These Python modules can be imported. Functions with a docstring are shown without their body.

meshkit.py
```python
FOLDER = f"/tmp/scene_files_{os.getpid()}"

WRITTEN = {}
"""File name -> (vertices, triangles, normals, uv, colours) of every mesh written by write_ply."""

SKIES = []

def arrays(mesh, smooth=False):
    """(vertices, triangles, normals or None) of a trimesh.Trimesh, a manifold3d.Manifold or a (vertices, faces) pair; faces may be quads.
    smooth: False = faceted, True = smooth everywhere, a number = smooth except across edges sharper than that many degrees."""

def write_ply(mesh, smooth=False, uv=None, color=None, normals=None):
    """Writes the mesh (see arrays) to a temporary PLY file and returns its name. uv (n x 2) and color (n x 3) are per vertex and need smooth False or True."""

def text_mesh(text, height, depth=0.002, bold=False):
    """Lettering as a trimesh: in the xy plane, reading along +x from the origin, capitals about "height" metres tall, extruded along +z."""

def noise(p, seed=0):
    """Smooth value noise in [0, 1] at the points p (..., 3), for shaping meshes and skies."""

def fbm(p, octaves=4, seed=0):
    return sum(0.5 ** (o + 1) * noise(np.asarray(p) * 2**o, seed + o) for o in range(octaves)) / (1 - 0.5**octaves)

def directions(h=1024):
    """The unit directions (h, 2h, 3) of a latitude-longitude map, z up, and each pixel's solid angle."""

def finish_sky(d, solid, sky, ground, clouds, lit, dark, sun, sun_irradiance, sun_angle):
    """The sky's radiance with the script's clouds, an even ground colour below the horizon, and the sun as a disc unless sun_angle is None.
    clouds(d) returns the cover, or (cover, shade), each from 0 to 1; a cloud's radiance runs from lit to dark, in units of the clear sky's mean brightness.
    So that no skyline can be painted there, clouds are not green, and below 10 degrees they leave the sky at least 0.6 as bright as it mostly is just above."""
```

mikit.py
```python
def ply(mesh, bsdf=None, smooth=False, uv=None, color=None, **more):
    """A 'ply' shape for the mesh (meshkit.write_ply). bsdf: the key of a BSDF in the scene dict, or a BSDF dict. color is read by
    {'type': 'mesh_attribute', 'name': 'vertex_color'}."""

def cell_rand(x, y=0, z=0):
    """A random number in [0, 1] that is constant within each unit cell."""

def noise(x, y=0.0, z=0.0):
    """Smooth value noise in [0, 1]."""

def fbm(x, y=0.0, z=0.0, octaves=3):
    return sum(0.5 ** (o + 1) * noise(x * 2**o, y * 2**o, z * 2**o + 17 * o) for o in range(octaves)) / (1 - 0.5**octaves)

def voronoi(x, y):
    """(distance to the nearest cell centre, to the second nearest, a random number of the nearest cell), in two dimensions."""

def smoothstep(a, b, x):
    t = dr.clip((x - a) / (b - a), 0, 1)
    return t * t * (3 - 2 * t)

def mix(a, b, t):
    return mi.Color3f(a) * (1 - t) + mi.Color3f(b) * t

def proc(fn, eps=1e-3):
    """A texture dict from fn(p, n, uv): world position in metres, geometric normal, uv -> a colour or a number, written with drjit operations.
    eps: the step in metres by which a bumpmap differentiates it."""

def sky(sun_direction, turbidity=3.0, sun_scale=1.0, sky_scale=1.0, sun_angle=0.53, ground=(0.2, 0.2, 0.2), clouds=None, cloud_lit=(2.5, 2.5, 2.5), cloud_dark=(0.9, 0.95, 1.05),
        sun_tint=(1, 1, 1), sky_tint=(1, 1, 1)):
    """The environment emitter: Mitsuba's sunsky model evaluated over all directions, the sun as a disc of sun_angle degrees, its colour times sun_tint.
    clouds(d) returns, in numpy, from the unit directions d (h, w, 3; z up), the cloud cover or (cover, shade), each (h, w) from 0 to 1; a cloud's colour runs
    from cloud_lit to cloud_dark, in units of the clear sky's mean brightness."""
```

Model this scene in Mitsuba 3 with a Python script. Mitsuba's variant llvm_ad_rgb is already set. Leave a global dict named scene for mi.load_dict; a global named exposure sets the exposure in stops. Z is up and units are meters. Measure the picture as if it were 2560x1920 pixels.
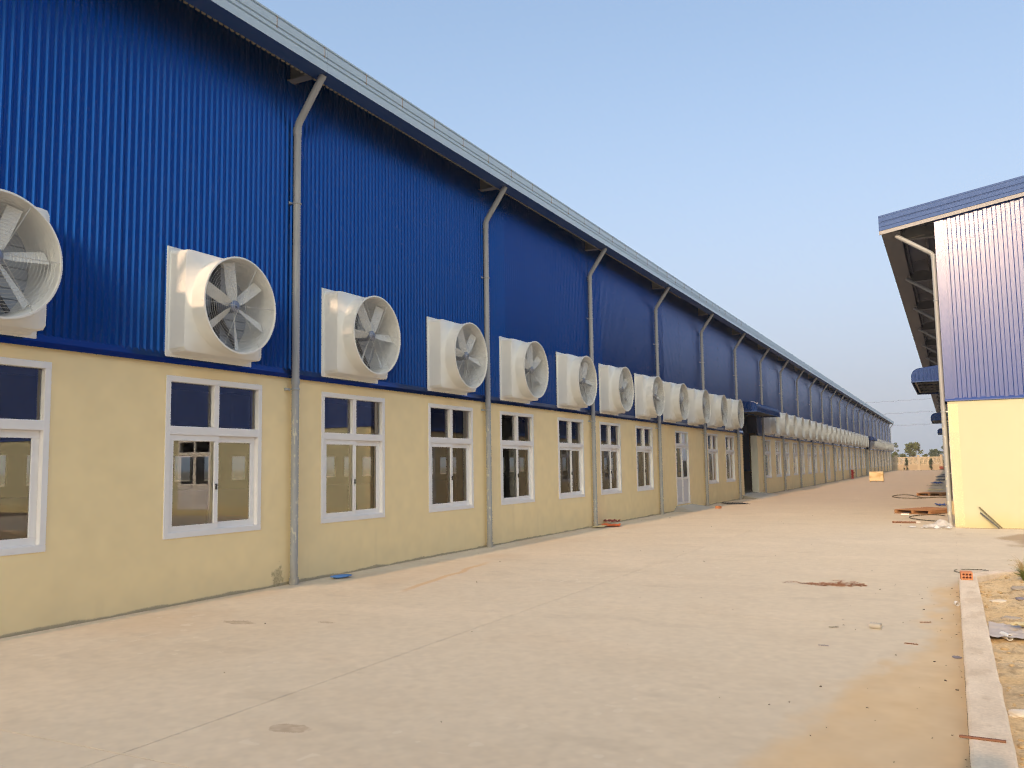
import math, random
import numpy as np, trimesh, drjit as dr, mitsuba as mi, mikit, meshkit
import manifold3d as m3
from shapely.geometry import Polygon, box as sbox
from shapely.ops import unary_union
from mikit import noise, fbm, smoothstep, mix
T = mi.ScalarTransform4f
rng = random.Random(7)
NR = np.random.default_rng(11)
scene, labels = {}, {}

# ------------------------------------------------------------------ camera
YAW, PITCH, ROLL, F, H = -0.4702, 0.0959, -0.0158, 2143.76, 1.665
fw = np.array([math.sin(YAW) * math.cos(PITCH), math.cos(YAW) * math.cos(PITCH), math.sin(PITCH)])
r0 = np.array([math.cos(YAW), -math.sin(YAW), 0.0])
u0 = np.cross(r0, fw)
up = math.cos(ROLL) * u0 - math.sin(ROLL) * r0
scene['camera'] = {'type': 'perspective', 'fov': 2 * math.degrees(math.atan(1280 / F)), 'fov_axis': 'x', 'near_clip': 0.05, 'far_clip': 5000.0,
                   'to_world': T().look_at(origin=[0, 0, H], target=[float(v) for v in np.array([0, 0, H]) + fw], up=[float(v) for v in up])}
# ------------------------------------------------------------------ sky and sun
SUN_AZ, SUN_ALT = math.radians(0.05), math.radians(16.4)
SUN = [-math.sin(SUN_AZ) * math.cos(SUN_ALT), -math.cos(SUN_AZ) * math.cos(SUN_ALT), math.sin(SUN_ALT)]
exposure = 2.07
def haze_layer(d):
    """the dusty layer of air along the whole horizon, thinning with height"""
    el = np.degrees(np.arcsin(np.clip(d[..., 2], 0, 1)))
    return 0.93 * np.exp(-(el / 11.0) ** 1.3), 0.0 * el
scene['sky'] = mikit.sky(SUN, turbidity=8.0, sun_scale=1.04, sky_scale=2.3, sun_angle=0.6, ground=(0.36, 0.30, 0.23), sun_tint=(0.95, 0.95, 1.15), sky_tint=(0.90, 0.99, 1.11),
                         clouds=haze_layer, cloud_lit=(0.455, 0.525, 0.64))

# ------------------------------------------------------------------ helpers
def mat(key, d):
    scene[key] = d
    return key

def pr(color, rough=0.6, **k):
    c = color if isinstance(color, dict) else {'type': 'rgb', 'value': list(color)}
    return {'type': 'twosided', 'bsdf': {'type': 'principled', 'base_color': c, 'roughness': rough, **k}}

def bump(inner, fn, scale=1.0, eps=1e-3):
    return {'type': 'twosided', 'bsdf': {'type': 'bumpmap', 'tex': mikit.proc(fn, eps), 'scale': scale, 'inner': inner['bsdf']}}

def fresh(name):
    """name, name_001, name_002 ... whichever is free as a thing or part key"""
    if name not in USED:
        USED.add(name)
        return name
    k = COUNT.get(name, 0) + 1
    while f'{name}_{k:03d}' in USED:
        k += 1
    COUNT[name] = k
    USED.add(f'{name}_{k:03d}')
    return f'{name}_{k:03d}'
USED, COUNT = set(), {}

def put(key, shape, bsdf=None, tw=None, smooth=False):
    """one entry of the scene; shape is a mesh or an already made ply dict"""
    d = shape if isinstance(shape, dict) else mikit.ply(shape, bsdf, smooth=smooth)
    d = dict(d)
    if bsdf is not None:
        d['bsdf'] = {'type': 'ref', 'id': bsdf}
    if tw is not None:
        d['to_world'] = tw
    scene[key] = d
    return key

def part(parent, name, shape, bsdf=None, tw=None, smooth=False, **lab):
    key = fresh(parent + '__' + name)
    put(key, shape, bsdf, tw, smooth)
    if lab:
        labels[key] = lab
    return key

def thing(name, label, cat, group=None):
    key = fresh(name)
    labels[key] = {'label': label, 'category': cat}
    if group:
        labels[key]['group'] = group
    return key

def one(name, shape, bsdf, label, cat, group=None, tw=None, smooth=False):
    key = thing(name, label, cat, group)
    put(key, shape, bsdf, tw, smooth)
    return key

def structure(name, mesh=None, bsdf=None, smooth=False, kind='structure', label=None):
    key = fresh(name)
    labels[key] = {'kind': kind, **({'label': label} if label else {})}
    if mesh is not None:
        put(key, mesh, bsdf, None, smooth)
    return key

def cat(ms):
    return trimesh.util.concatenate([m for m in ms if m is not None])

def bx(x0, x1, y0, y1, z0, z1):
    m = trimesh.creation.box(extents=(abs(x1 - x0), abs(y1 - y0), abs(z1 - z0)))
    m.apply_translation(((x0 + x1) / 2, (y0 + y1) / 2, (z0 + z1) / 2))
    return m

def cbx(x0, x1, y0, y1, z0, z1, c=0.004):
    """box with chamfered edges"""
    a, b = np.array([min(x0, x1), min(y0, y1), min(z0, z1)]), np.array([max(x0, x1), max(y0, y1), max(z0, z1)])
    pts = []
    for i in range(8):
        s = [(i >> k) & 1 for k in range(3)]
        p = np.where(s, b, a)
        q = np.where(s, -c, c)
        for k in range(3):
            w = p + q
            w[k] = p[k]
            pts.append(w)
    return trimesh.convex.convex_hull(np.array(pts))

def tube(path, r, n=8, closed=False, caps=True):
    P = np.array(path, float)
    R = np.full(len(P), r) if np.isscalar(r) else np.array(r, float)
    d = np.gradient(P, axis=0) if not closed else np.roll(P, -1, 0) - np.roll(P, 1, 0)
    d /= np.linalg.norm(d, axis=1, keepdims=True) + 1e-12
    ref = np.array([0, 0, 1.0]) if abs(d[0][2]) < 0.9 else np.array([1.0, 0, 0])
    a = np.cross(d[0], ref); a /= np.linalg.norm(a)
    V = []
    ang = np.arange(n) * 2 * np.pi / n
    for p, t, rr in zip(P, d, R):
        a = a - t * (a @ t); a /= np.linalg.norm(a) + 1e-12
        b = np.cross(t, a)
        V.append(p + rr * (np.cos(ang)[:, None] * a + np.sin(ang)[:, None] * b))
    V = np.concatenate(V)
    m = len(P)
    fs = []
    for i in range(m if closed else m - 1):
        j = (i + 1) % m
        for k in range(n):
            l = (k + 1) % n
            fs += [[i * n + k, i * n + l, j * n + l], [i * n + k, j * n + l, j * n + k]]
    if caps and not closed:
        V = np.vstack([V, P[0], P[-1]])
        for k in range(n):
            l = (k + 1) % n
            fs += [[m * n, l, k], [m * n + 1, (m - 1) * n + k, (m - 1) * n + l]]
    return trimesh.Trimesh(V, fs, process=False)

def bend(p0, p1, p2, c, n=5):
    """polyline p0-p1-p2 with a rounded corner of leg c"""
    p0, p1, p2 = map(lambda v: np.array(v, float), (p0, p1, p2))
    a = p1 + (p0 - p1) / np.linalg.norm(p0 - p1) * c
    b = p1 + (p2 - p1) / np.linalg.norm(p2 - p1) * c
    t = np.linspace(0, 1, n)[:, None]
    return np.vstack([p0, (1 - t) ** 2 * a + 2 * t * (1 - t) * p1 + t ** 2 * b, p2])

def strip(profile, axis_vals):
    """profile (n,2) of (x,z) swept straight along y through axis_vals; open surface"""
    P = np.array(profile, float)
    V = np.concatenate([np.column_stack([P[:, 0], np.full(len(P), y), P[:, 1]]) for y in axis_vals])
    n = len(P)
    fs = []
    for i in range(len(axis_vals) - 1):
        for k in range(n - 1):
            a, b, c, d = i * n + k, i * n + k + 1, (i + 1) * n + k + 1, (i + 1) * n + k
            fs += [[a, b, c], [a, c, d]]
    return trimesh.Trimesh(V, fs, process=False)

def extr(poly, d):
    return cat([trimesh.creation.extrude_polygon(g, d, engine='earcut') for g in getattr(poly, 'geoms', [poly])])

def yz_slab(poly, x0, x1):
    """polygon in (y,z) extruded from x0 to x1"""
    m = extr(poly, abs(x1 - x0))
    v = m.vertices.copy()
    m.vertices = np.column_stack([v[:, 2] + min(x0, x1), v[:, 0], v[:, 1]])
    return m

def mir(mesh, X0, s):
    """local (o, y, z) of a facade, o pointing outward -> world; s = +1 outward to +x, -1 outward to -x"""
    m = mesh.copy()
    v = m.vertices.copy()
    v[:, 0] = X0 + s * v[:, 0]
    m.vertices = v
    if s < 0:
        m.faces = m.faces[:, ::-1]
    return m

def facade_tw(X0, s, y, z=0.0):
    t = T().translate([X0, y, z])
    return t if s > 0 else t @ T().scale([-1, 1, 1])

# ------------------------------------------------------------------ materials
def f_plaster(p, n, uv):
    a = fbm(p.y * 0.5 + p.x * 0.5, p.z * 0.7, 3.0, 4)
    b = fbm(p.y * 5 + p.x * 5, p.z * 5, 9.0, 3)
    c = mix((0.885, 0.705, 0.395), (0.865, 0.69, 0.385), a)
    c = c * (0.95 + 0.1 * b)
    low = smoothstep(0.55, 0.0, p.z + 0.5 * (fbm(p.y * 1.7 + p.x, p.z * 2, 5.0, 4) - 0.5))
    c = mix(c, mi.Color3f(0.56, 0.48, 0.31), low * 0.25)
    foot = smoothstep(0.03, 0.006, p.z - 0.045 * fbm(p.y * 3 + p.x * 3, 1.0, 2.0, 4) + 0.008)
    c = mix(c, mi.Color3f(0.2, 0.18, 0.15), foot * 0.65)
    drip = smoothstep(0.66, 0.85, noise(p.y * 7 + p.x * 7, p.z * 0.5, 3.3)) * smoothstep(0.3, 0.8, fbm(p.y * 0.8, p.z * 0.8, 1.5, 2))
    c = mix(c, mi.Color3f(0.50, 0.41, 0.25), drip * 0.12)
    # broken render beside the first drainpipe
    d = dr.sqrt(dr.square((p.y - 9.66) / 0.14) + dr.square((p.z - 0.13) / 0.2)) + 1.1 * (fbm(p.y * 22, p.z * 22, 4.0, 3) - 0.5)
    near = smoothstep(1.0, 0.55, d)
    return mix(c, mix((0.2, 0.15, 0.08), (0.5, 0.42, 0.24), noise(p.y * 60, p.z * 60, 2.0)), near * 0.65)

def b_plaster(p, n, uv):
    return 0.0016 * fbm(p.y * 30 + p.x * 30, p.z * 30, 2.0, 3) + 0.003 * fbm(p.y * 2.2 + p.x * 2.2, p.z * 2.2, 7.0, 2)
mat('m_plaster', bump(pr(mikit.proc(f_plaster), 0.75, specular=0.25), b_plaster, 1.0, 2e-3))
mat('m_plaster_pale', pr((0.64, 0.64, 0.56), 0.8))

def f_blue(p, n, uv):
    g = fbm(p.y * 0.9 + p.x * 0.9, p.z * 0.25, 2.0, 3)
    s = fbm(p.y * 9 + p.x * 9, p.z * 0.6, 6.0, 3)
    c = mix((0.003, 0.050, 0.235), (0.004, 0.053, 0.245), g)
    return mix(c, mi.Color3f(0.03, 0.07, 0.22), smoothstep(0.6, 0.9, s) * 0.10 * smoothstep(30.0, 15.0, p.y))
mat('m_blue', pr(mikit.proc(f_blue), 0.28, specular=0.12, metallic=0.62))
mat('m_blue_plain', pr((0.008, 0.042, 0.18), 0.13, specular=0.2, metallic=0.85))
mat('m_blue_trim', pr((0.040, 0.095, 0.27), 0.5, specular=0.2))
mat('m_blue_right', pr((0.032, 0.066, 0.25), 0.245, specular=0.42))
def f_plaster_end(p, n, uv):
    c = mix((0.55, 0.54, 0.375), (0.52, 0.505, 0.345), fbm(p.x * 0.6, p.z * 0.6, 3.0, 4))
    return mix(c, mi.Color3f(0.60, 0.48, 0.22), smoothstep(0.5, 0.05, p.z + 0.35 * (fbm(p.x * 2.2, p.z * 2.2, 5.0, 4) - 0.5)) * 0.55)
mat('m_plaster_end', pr(mikit.proc(f_plaster_end), 0.75, specular=0.25))
mat('m_gutter', pr((0.47, 0.57, 0.63), 0.35, specular=0.5))
mat('m_gutter_under', pr((0.03, 0.07, 0.2), 0.4, specular=0.5))
mat('m_galv', pr((0.22, 0.215, 0.21), 0.45, metallic=0.3))
mat('m_galv_bright', pr((0.20, 0.20, 0.22), 0.4, specular=0.4))
mat('m_sheet_end', pr((0.30, 0.27, 0.20), 0.7))
mat('m_eave', pr((0.12, 0.12, 0.125), 0.45, specular=0.4))
mat('m_canopy', pr((0.004, 0.028, 0.13), 0.25, specular=0.12, metallic=0.2))
mat('m_dark_steel', pr((0.10, 0.10, 0.11), 0.5, metallic=0.2))
mat('m_clip', pr((0.45, 0.47, 0.48), 0.4, metallic=0.4))
mat('m_brown_clip', pr((0.22, 0.15, 0.11), 0.5))

def f_pipe(p, n, uv):
    g = fbm(p.y * 20 + p.x * 30, p.z * 3, 2.0, 3)
    c = mix((0.31, 0.32, 0.325), (0.37, 0.375, 0.375), g)
    sp = smoothstep(0.80, 0.86, noise(p.y * 45 + p.x * 40, p.z * 16, 5.0)) * smoothstep(3.0, 2.4, p.z)
    c = mix(c, mi.Color3f(0.62, 0.58, 0.45), sp * 0.7)
    return mix(c, mi.Color3f(0.33, 0.29, 0.23), smoothstep(0.5, 0.0, p.z) * 0.6)
mat('m_pipe', pr(mikit.proc(f_pipe), 0.42, specular=0.4))
mat('m_upvc', pr((0.78, 0.755, 0.73), 0.38, specular=0.5))
mat('m_upvc_panel', pr((0.60, 0.60, 0.64), 0.45))
mat('m_seal', pr((0.02, 0.02, 0.022), 0.5))
mat('m_glass', {'type': 'thindielectric', 'int_ior': 1.8, 'ext_ior': 1.0, 'specular_transmittance': {'type': 'rgb', 'value': [0.22, 0.24, 0.25]}})
def f_frp(p, n, uv):
    g = fbm(p.y * 1.7, p.z * 1.7, p.x * 1.7, 3)
    return mix((0.72, 0.71, 0.66), (0.76, 0.75, 0.70), g)
mat('m_frp', pr(mikit.proc(f_frp), 0.36, specular=0.5, clearcoat=0.15, clearcoat_gloss=0.6))
mat('m_blade', pr((0.66, 0.65, 0.60), 0.4))
mat('m_shutter', pr((0.40, 0.43, 0.48), 0.4, metallic=0.3))
mat('m_wire', pr((0.55, 0.54, 0.5), 0.4, metallic=0.5))
mat('m_hub', pr((0.25, 0.28, 0.36), 0.35, metallic=0.6))
mat('m_black', pr((0.02, 0.02, 0.022), 0.5))

def f_road(p, n, uv):
    big = fbm(p.x * 0.23 + 3, p.y * 0.13, 1.0, 4)
    mid = fbm(p.x * 0.6, p.y * 1.3, 4.0, 4)
    fine = fbm(p.x * 14, p.y * 14, 2.0, 3)
    c = mix((0.50, 0.43, 0.325), (0.485, 0.425, 0.33), smoothstep(0.3, 0.7, big))
    c = mix(c, mi.Color3f(0.56, 0.48, 0.37), smoothstep(0.5, 0.78, mid) * 0.35)
    c = mix(c, mi.Color3f(0.43, 0.36, 0.265), smoothstep(0.52, 0.8, fbm(p.x * 0.8 + 20, p.y * 1.6 + 7, 8.0, 4)) * 0.25)
    c = c * (0.93 + 0.14 * fine)
    c = mix(c, mi.Color3f(0.42, 0.325, 0.235), smoothstep(16, 50, p.y + 14 * (big - 0.5)) * 0.6)
    # brown dust by the long wall
    dust = smoothstep(-6.0, -8.4, p.x) * smoothstep(0.42, 0.72, fbm(p.x * 0.9, p.y * 0.45, 12.0, 4))
    c = mix(c, mi.Color3f(0.46, 0.34, 0.22), dust * 0.4)
    # dried water marks
    st = fbm(p.x * 1.1 + 9, p.y * 2.6, 15.0, 4)
    c = mix(c, mi.Color3f(0.26, 0.22, 0.17), smoothstep(0.68, 0.80, st) * 0.12)
    # two round cement stains
    for cx, cy, rx, ry in ((-3.93, 4.45, 0.16, 0.10), (-7.08, 7.24, 0.22, 0.10), (-6.2, 7.6, 0.12, 0.05)):
        d = dr.sqrt(dr.square((p.x - cx) / rx) + dr.square((p.y - cy) / ry)) + 0.9 * (fbm(p.x * 12, p.y * 12, 3.0, 3) - 0.5)
        c = mix(c, mi.Color3f(0.30, 0.235, 0.17), smoothstep(1.05, 0.8, d) * (0.35 + 0.4 * noise(p.x * 30, p.y * 30, 1.0)))
    # white cement crumbs
    cr = smoothstep(0.86, 0.9, noise(p.x * 9, p.y * 9, 6.0)) * smoothstep(0.55, 0.75, fbm(p.x * 0.5 + 5, p.y * 0.5, 2.0, 3))
    c = mix(c, mi.Color3f(0.60, 0.55, 0.46), cr * 0.3)
    # rusty streak
    d = dr.abs(p.x + 6.95 + 0.18 * (p.y - 11.2) + 0.1 * (noise(p.y * 2, 3.0, 1.0) - 0.5)) / 0.09
    c = mix(c, mi.Color3f(0.47, 0.28, 0.13), smoothstep(1.0, 0.2, d) * smoothstep(9.6, 10.4, p.y) * smoothstep(13.8, 12.6, p.y) * 0.5)
    # sand drifted against the kerb
    edge = -0.20 - 0.75 * smoothstep(9.5, 6.0, p.y) + 0.5 * (fbm(p.x * 2.2, p.y * 1.2, 3.0, 4) - 0.5)
    sand = smoothstep(-0.22, 0.14, p.x - edge + 0.25 * (fbm(p.x * 7, p.y * 3, 2.0, 3) - 0.5)) * smoothstep(13.6, 12.4, p.y)
    sc = mix((0.57, 0.43, 0.26), (0.47, 0.34, 0.19), fbm(p.x * 5, p.y * 5, 8.0, 4))
    c = mix(c, sc, sand * (0.65 + 0.4 * fbm(p.x * 3, p.y * 2, 4.0, 3)))
    # damp patch in front of the yellow end wall
    dm = dr.sqrt(dr.square((p.x - 1.9) / 1.55) + dr.square((p.y - 20.6) / 2.7)) + 1.3 * (fbm(p.x * 1.1, p.y * 0.55, 9.0, 4) - 0.5)
    c = mix(c, mi.Color3f(0.27, 0.19, 0.115), smoothstep(1.05, 0.75, dm) * 0.75)
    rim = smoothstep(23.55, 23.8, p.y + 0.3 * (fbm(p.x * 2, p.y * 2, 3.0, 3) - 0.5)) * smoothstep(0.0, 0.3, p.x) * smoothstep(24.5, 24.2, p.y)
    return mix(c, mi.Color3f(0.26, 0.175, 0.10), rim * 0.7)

def b_road(p, n, uv):
    return 0.004 * fbm(p.x * 18, p.y * 18, 2.0, 3) + 0.006 * fbm(p.x * 2.5, p.y * 2.5, 5.0, 3)
mat('m_road', bump(pr(mikit.proc(f_road), 0.85, specular=0.2), b_road, 1.0, 4e-3))

def f_dirt(p, n, uv):
    a = fbm(p.x * 1.5, p.y * 1.5, 3.0, 4)
    b = fbm(p.x * 9, p.y * 9, 6.0, 3)
    c = mix((0.48, 0.345, 0.185), (0.56, 0.43, 0.26), a)
    c = mix(c, mi.Color3f(0.22, 0.15, 0.08), smoothstep(0.55, 0.8, b) * 0.6)
    c = mix(c, mi.Color3f(0.34, 0.28, 0.20), smoothstep(0.5, 0.7, fbm(p.x * 3 + 4, p.y * 3, 1.0, 3)) * 0.4)
    return c * (0.85 + 0.3 * noise(p.x * 60, p.y * 60, 2.0))
mat('m_dirt', pr(mikit.proc(f_dirt), 0.95, specular=0.1))
def f_far(p, n, uv):
    a = fbm(p.x * 0.05, p.y * 0.05, 3.0, 4)
    return mix((0.44, 0.36, 0.25), (0.36, 0.31, 0.20), smoothstep(0.35, 0.65, a))
mat('m_far', pr(mikit.proc(f_far), 0.95, specular=0.1))
def f_kerb(p, n, uv):
    a = fbm(p.x * 4, p.y * 1.8, p.z * 4, 4)
    c = mix((0.52, 0.435, 0.335), (0.60, 0.51, 0.40), smoothstep(0.3, 0.7, a))
    c = mix(c, mi.Color3f(0.44, 0.35, 0.25), smoothstep(0.6, 0.78, fbm(p.x * 9, p.y * 4, 3.0, 3)) * 0.5)
    return c * (0.9 + 0.2 * noise(p.x * 80, p.y * 80, p.z * 80))
mat('m_kerb', bump(pr(mikit.proc(f_kerb), 0.9, specular=0.2), lambda p, n, uv: 0.004 * fbm(p.x * 25, p.y * 25, p.z * 25, 3), 1.0, 3e-3))
mat('m_joint', pr((0.16, 0.13, 0.10), 0.95))
mat('m_apron', pr((0.37, 0.34, 0.29), 0.9))
mat('m_floor', pr((0.17, 0.16, 0.15), 0.8))
mat('m_inner', pr((0.16, 0.14, 0.09), 0.8))
mat('m_inner_roof', pr((0.06, 0.06, 0.065), 0.7))
mat('m_roof', pr((0.04, 0.055, 0.09), 0.5, specular=0.3))
def f_brick(p, n, uv):
    return mix((0.50, 0.21, 0.10), (0.42, 0.17, 0.08), fbm(p.x * 40, p.y * 40, p.z * 40, 3))
mat('m_brick', pr(mikit.proc(f_brick), 0.85))
def f_wood(p, n, uv):
    g = fbm(p.x * 4, p.y * 40, p.z * 40, 3)
    return mix((0.30, 0.14, 0.06), (0.42, 0.22, 0.10), g)
mat('m_pallet', pr(mikit.proc(f_wood), 0.8))
def f_ply(p, n, uv):
    g = fbm(p.x * 3, p.z * 5 + p.y, 2.0, 4)
    return mix((0.74, 0.58, 0.32), (0.58, 0.38, 0.16), smoothstep(0.5, 0.8, g))
mat('m_plywood', pr(mikit.proc(f_ply), 0.7))
def f_rust(p, n, uv):
    return mix((0.13, 0.06, 0.035), (0.24, 0.10, 0.05), fbm(p.x * 30, p.y * 30, p.z * 30, 3))
mat('m_rust', pr(mikit.proc(f_rust), 0.75))
mat('m_rust_bright', pr((0.21, 0.10, 0.055), 0.8))
mat('m_steel_olive', pr((0.17, 0.14, 0.07), 0.45, metallic=0.3))
mat('m_cable', pr((0.10, 0.085, 0.06), 0.6))
mat('m_cable_dust', pr((0.20, 0.16, 0.11), 0.7))
mat('m_blue_cloth', pr((0.05, 0.09, 0.30), 0.7))
mat('m_blue_rope', pr((0.10, 0.24, 0.55), 0.6))
mat('m_orange', pr((0.75, 0.16, 0.04), 0.55))
mat('m_red_brown', pr((0.28, 0.05, 0.03), 0.6))
mat('m_cream', pr((0.60, 0.50, 0.28), 0.7))
mat('m_red', pr((0.45, 0.025, 0.02), 0.4))
mat('m_white_paint', pr((0.72, 0.70, 0.66), 0.45))
mat('m_grey_stone', pr((0.30, 0.27, 0.24), 0.9))
mat('m_clod', pr((0.40, 0.29, 0.16), 0.95))
mat('m_slate', pr((0.22, 0.20, 0.22), 0.7))
mat('m_pale_stone', pr((0.58, 0.52, 0.43), 0.9))
mat('m_dark_crumb', pr((0.06, 0.045, 0.035), 0.9))
mat('m_film', {'type': 'blendbsdf', 'weight': 0.45, 'a': {'type': 'null'}, 'b': pr((0.75, 0.73, 0.72), 0.12, specular=0.9)})
mat('m_film_white', pr((0.75, 0.74, 0.73), 0.25, specular=0.8))
mat('m_sack', pr((0.45, 0.40, 0.36), 0.4))
mat('m_sack_warm', pr((0.62, 0.50, 0.26), 0.5))
mat('m_fence', pr((0.58, 0.48, 0.33), 0.8))
mat('m_fence_base', pr((0.50, 0.40, 0.27), 0.85))
def leafy(c, t):
    return {'type': 'twosided', 'bsdf': {'type': 'principled', 'base_color': {'type': 'rgb', 'value': list(c)}, 'roughness': 0.65, 'specular': 0.2}}
mat('m_leaf_olive', leafy((0.10, 0.11, 0.03), 0))
mat('m_leaf_dark', leafy((0.065, 0.09, 0.045), 0))
mat('m_leaf_far', leafy((0.11, 0.13, 0.10), 0))
mat('m_bark', pr((0.12, 0.09, 0.06), 0.9))
mat('m_skin', pr((0.42, 0.24, 0.15), 0.5))
mat('m_shirt', pr((0.05, 0.06, 0.09), 0.8))
mat('m_trousers', pr((0.03, 0.035, 0.05), 0.8))
mat('m_grass', leafy((0.09, 0.10, 0.025), 0))
mat('m_straw', leafy((0.33, 0.25, 0.12), 0))

# ------------------------------------------------------------------ ground
FY0 = 158.0
g = trimesh.Trimesh([[-150, -170, -0.12], [120, -170, -0.12], [120, 415, -0.12], [-150, 415, -0.12]], [[0, 1, 2], [0, 2, 3]])
structure('ground', g, 'm_far')
road = structure('road', label='dusty tan concrete service road of large slabs between the two sheds')
GAP = 0.003
def slab(x0, x1, y0, y1, name='slab'):
    part(road, name, bx(x0 + GAP, x1 - GAP, y0 + GAP, y1 - GAP, -0.10, 0.0), 'm_road')
part(road, 'bedding', bx(-9.2, 26, -14.0, FY0 + 0.4, -0.115, -0.004), 'm_joint')
yj = [-14.36 + 6 * k for k in range(29)]
for a, b in zip(yj[:-1], yj[1:]):
    slab(-8.745, -4.5, a, b)
    slab(-4.5, 0.0, a, b)
slab(-0.0055, 4.5, 15.64, 23.93)
slab(4.5, 9.0, 15.64, 23.93)
slab(9.0, 16.0, 15.64, 23.93)
slab(-0.0055, 16.0, 13.9, 15.64)

# ------------------------------------------------------------------ long sheds
POLE0, BAY, ZD, ZTOP = 9.888, 6.0, 3.04, 8.02
RIB = [(0.0, 0.0), (0.034, 0.0), (0.053, 0.025), (0.074, 0.025), (0.098, 0.0)]

RIB_WIDE = [(0.0, 0.0), (0.080, 0.0), (0.097, 0.026), (0.170, 0.026), (0.187, 0.0)]
def rib_profile(y0, y1, rib=RIB, pitch=0.1, f=1.0):
    """(o, y) of trapezoid ribs, 0.1 m pitch"""
    pts = []
    k = 0
    while y0 + k * pitch < y1 - 1e-6:
        for dy, o in rib:
            y = y0 + k * pitch + dy
            if y <= y1 + 1e-9:
                pts.append((o * f, y))
        k += 1
    pts.append((0.0, y1))
    return np.array(pts)

def sheet(y0, y1, zb, zt, off=0.0, rib=RIB, pitch=0.1, f=1.0):
    """ribbed sheet; zt a number or a function of y"""
    p = rib_profile(y0, y1, rib, pitch, f)
    n = len(p)
    top = np.array([zt(y) for y in p[:, 1]]) if callable(zt) else np.full(n, zt)
    V = np.vstack([np.column_stack([p[:, 0] + off, p[:, 1], np.full(n, zb)]), np.column_stack([p[:, 0] + off, p[:, 1], top])])
    fs = []
    for k in range(n - 1):
        fs += [[k, k + 1, n + k + 1], [k, n + k + 1, n + k]]
    return trimesh.Trimesh(V, fs, process=False)

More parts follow.
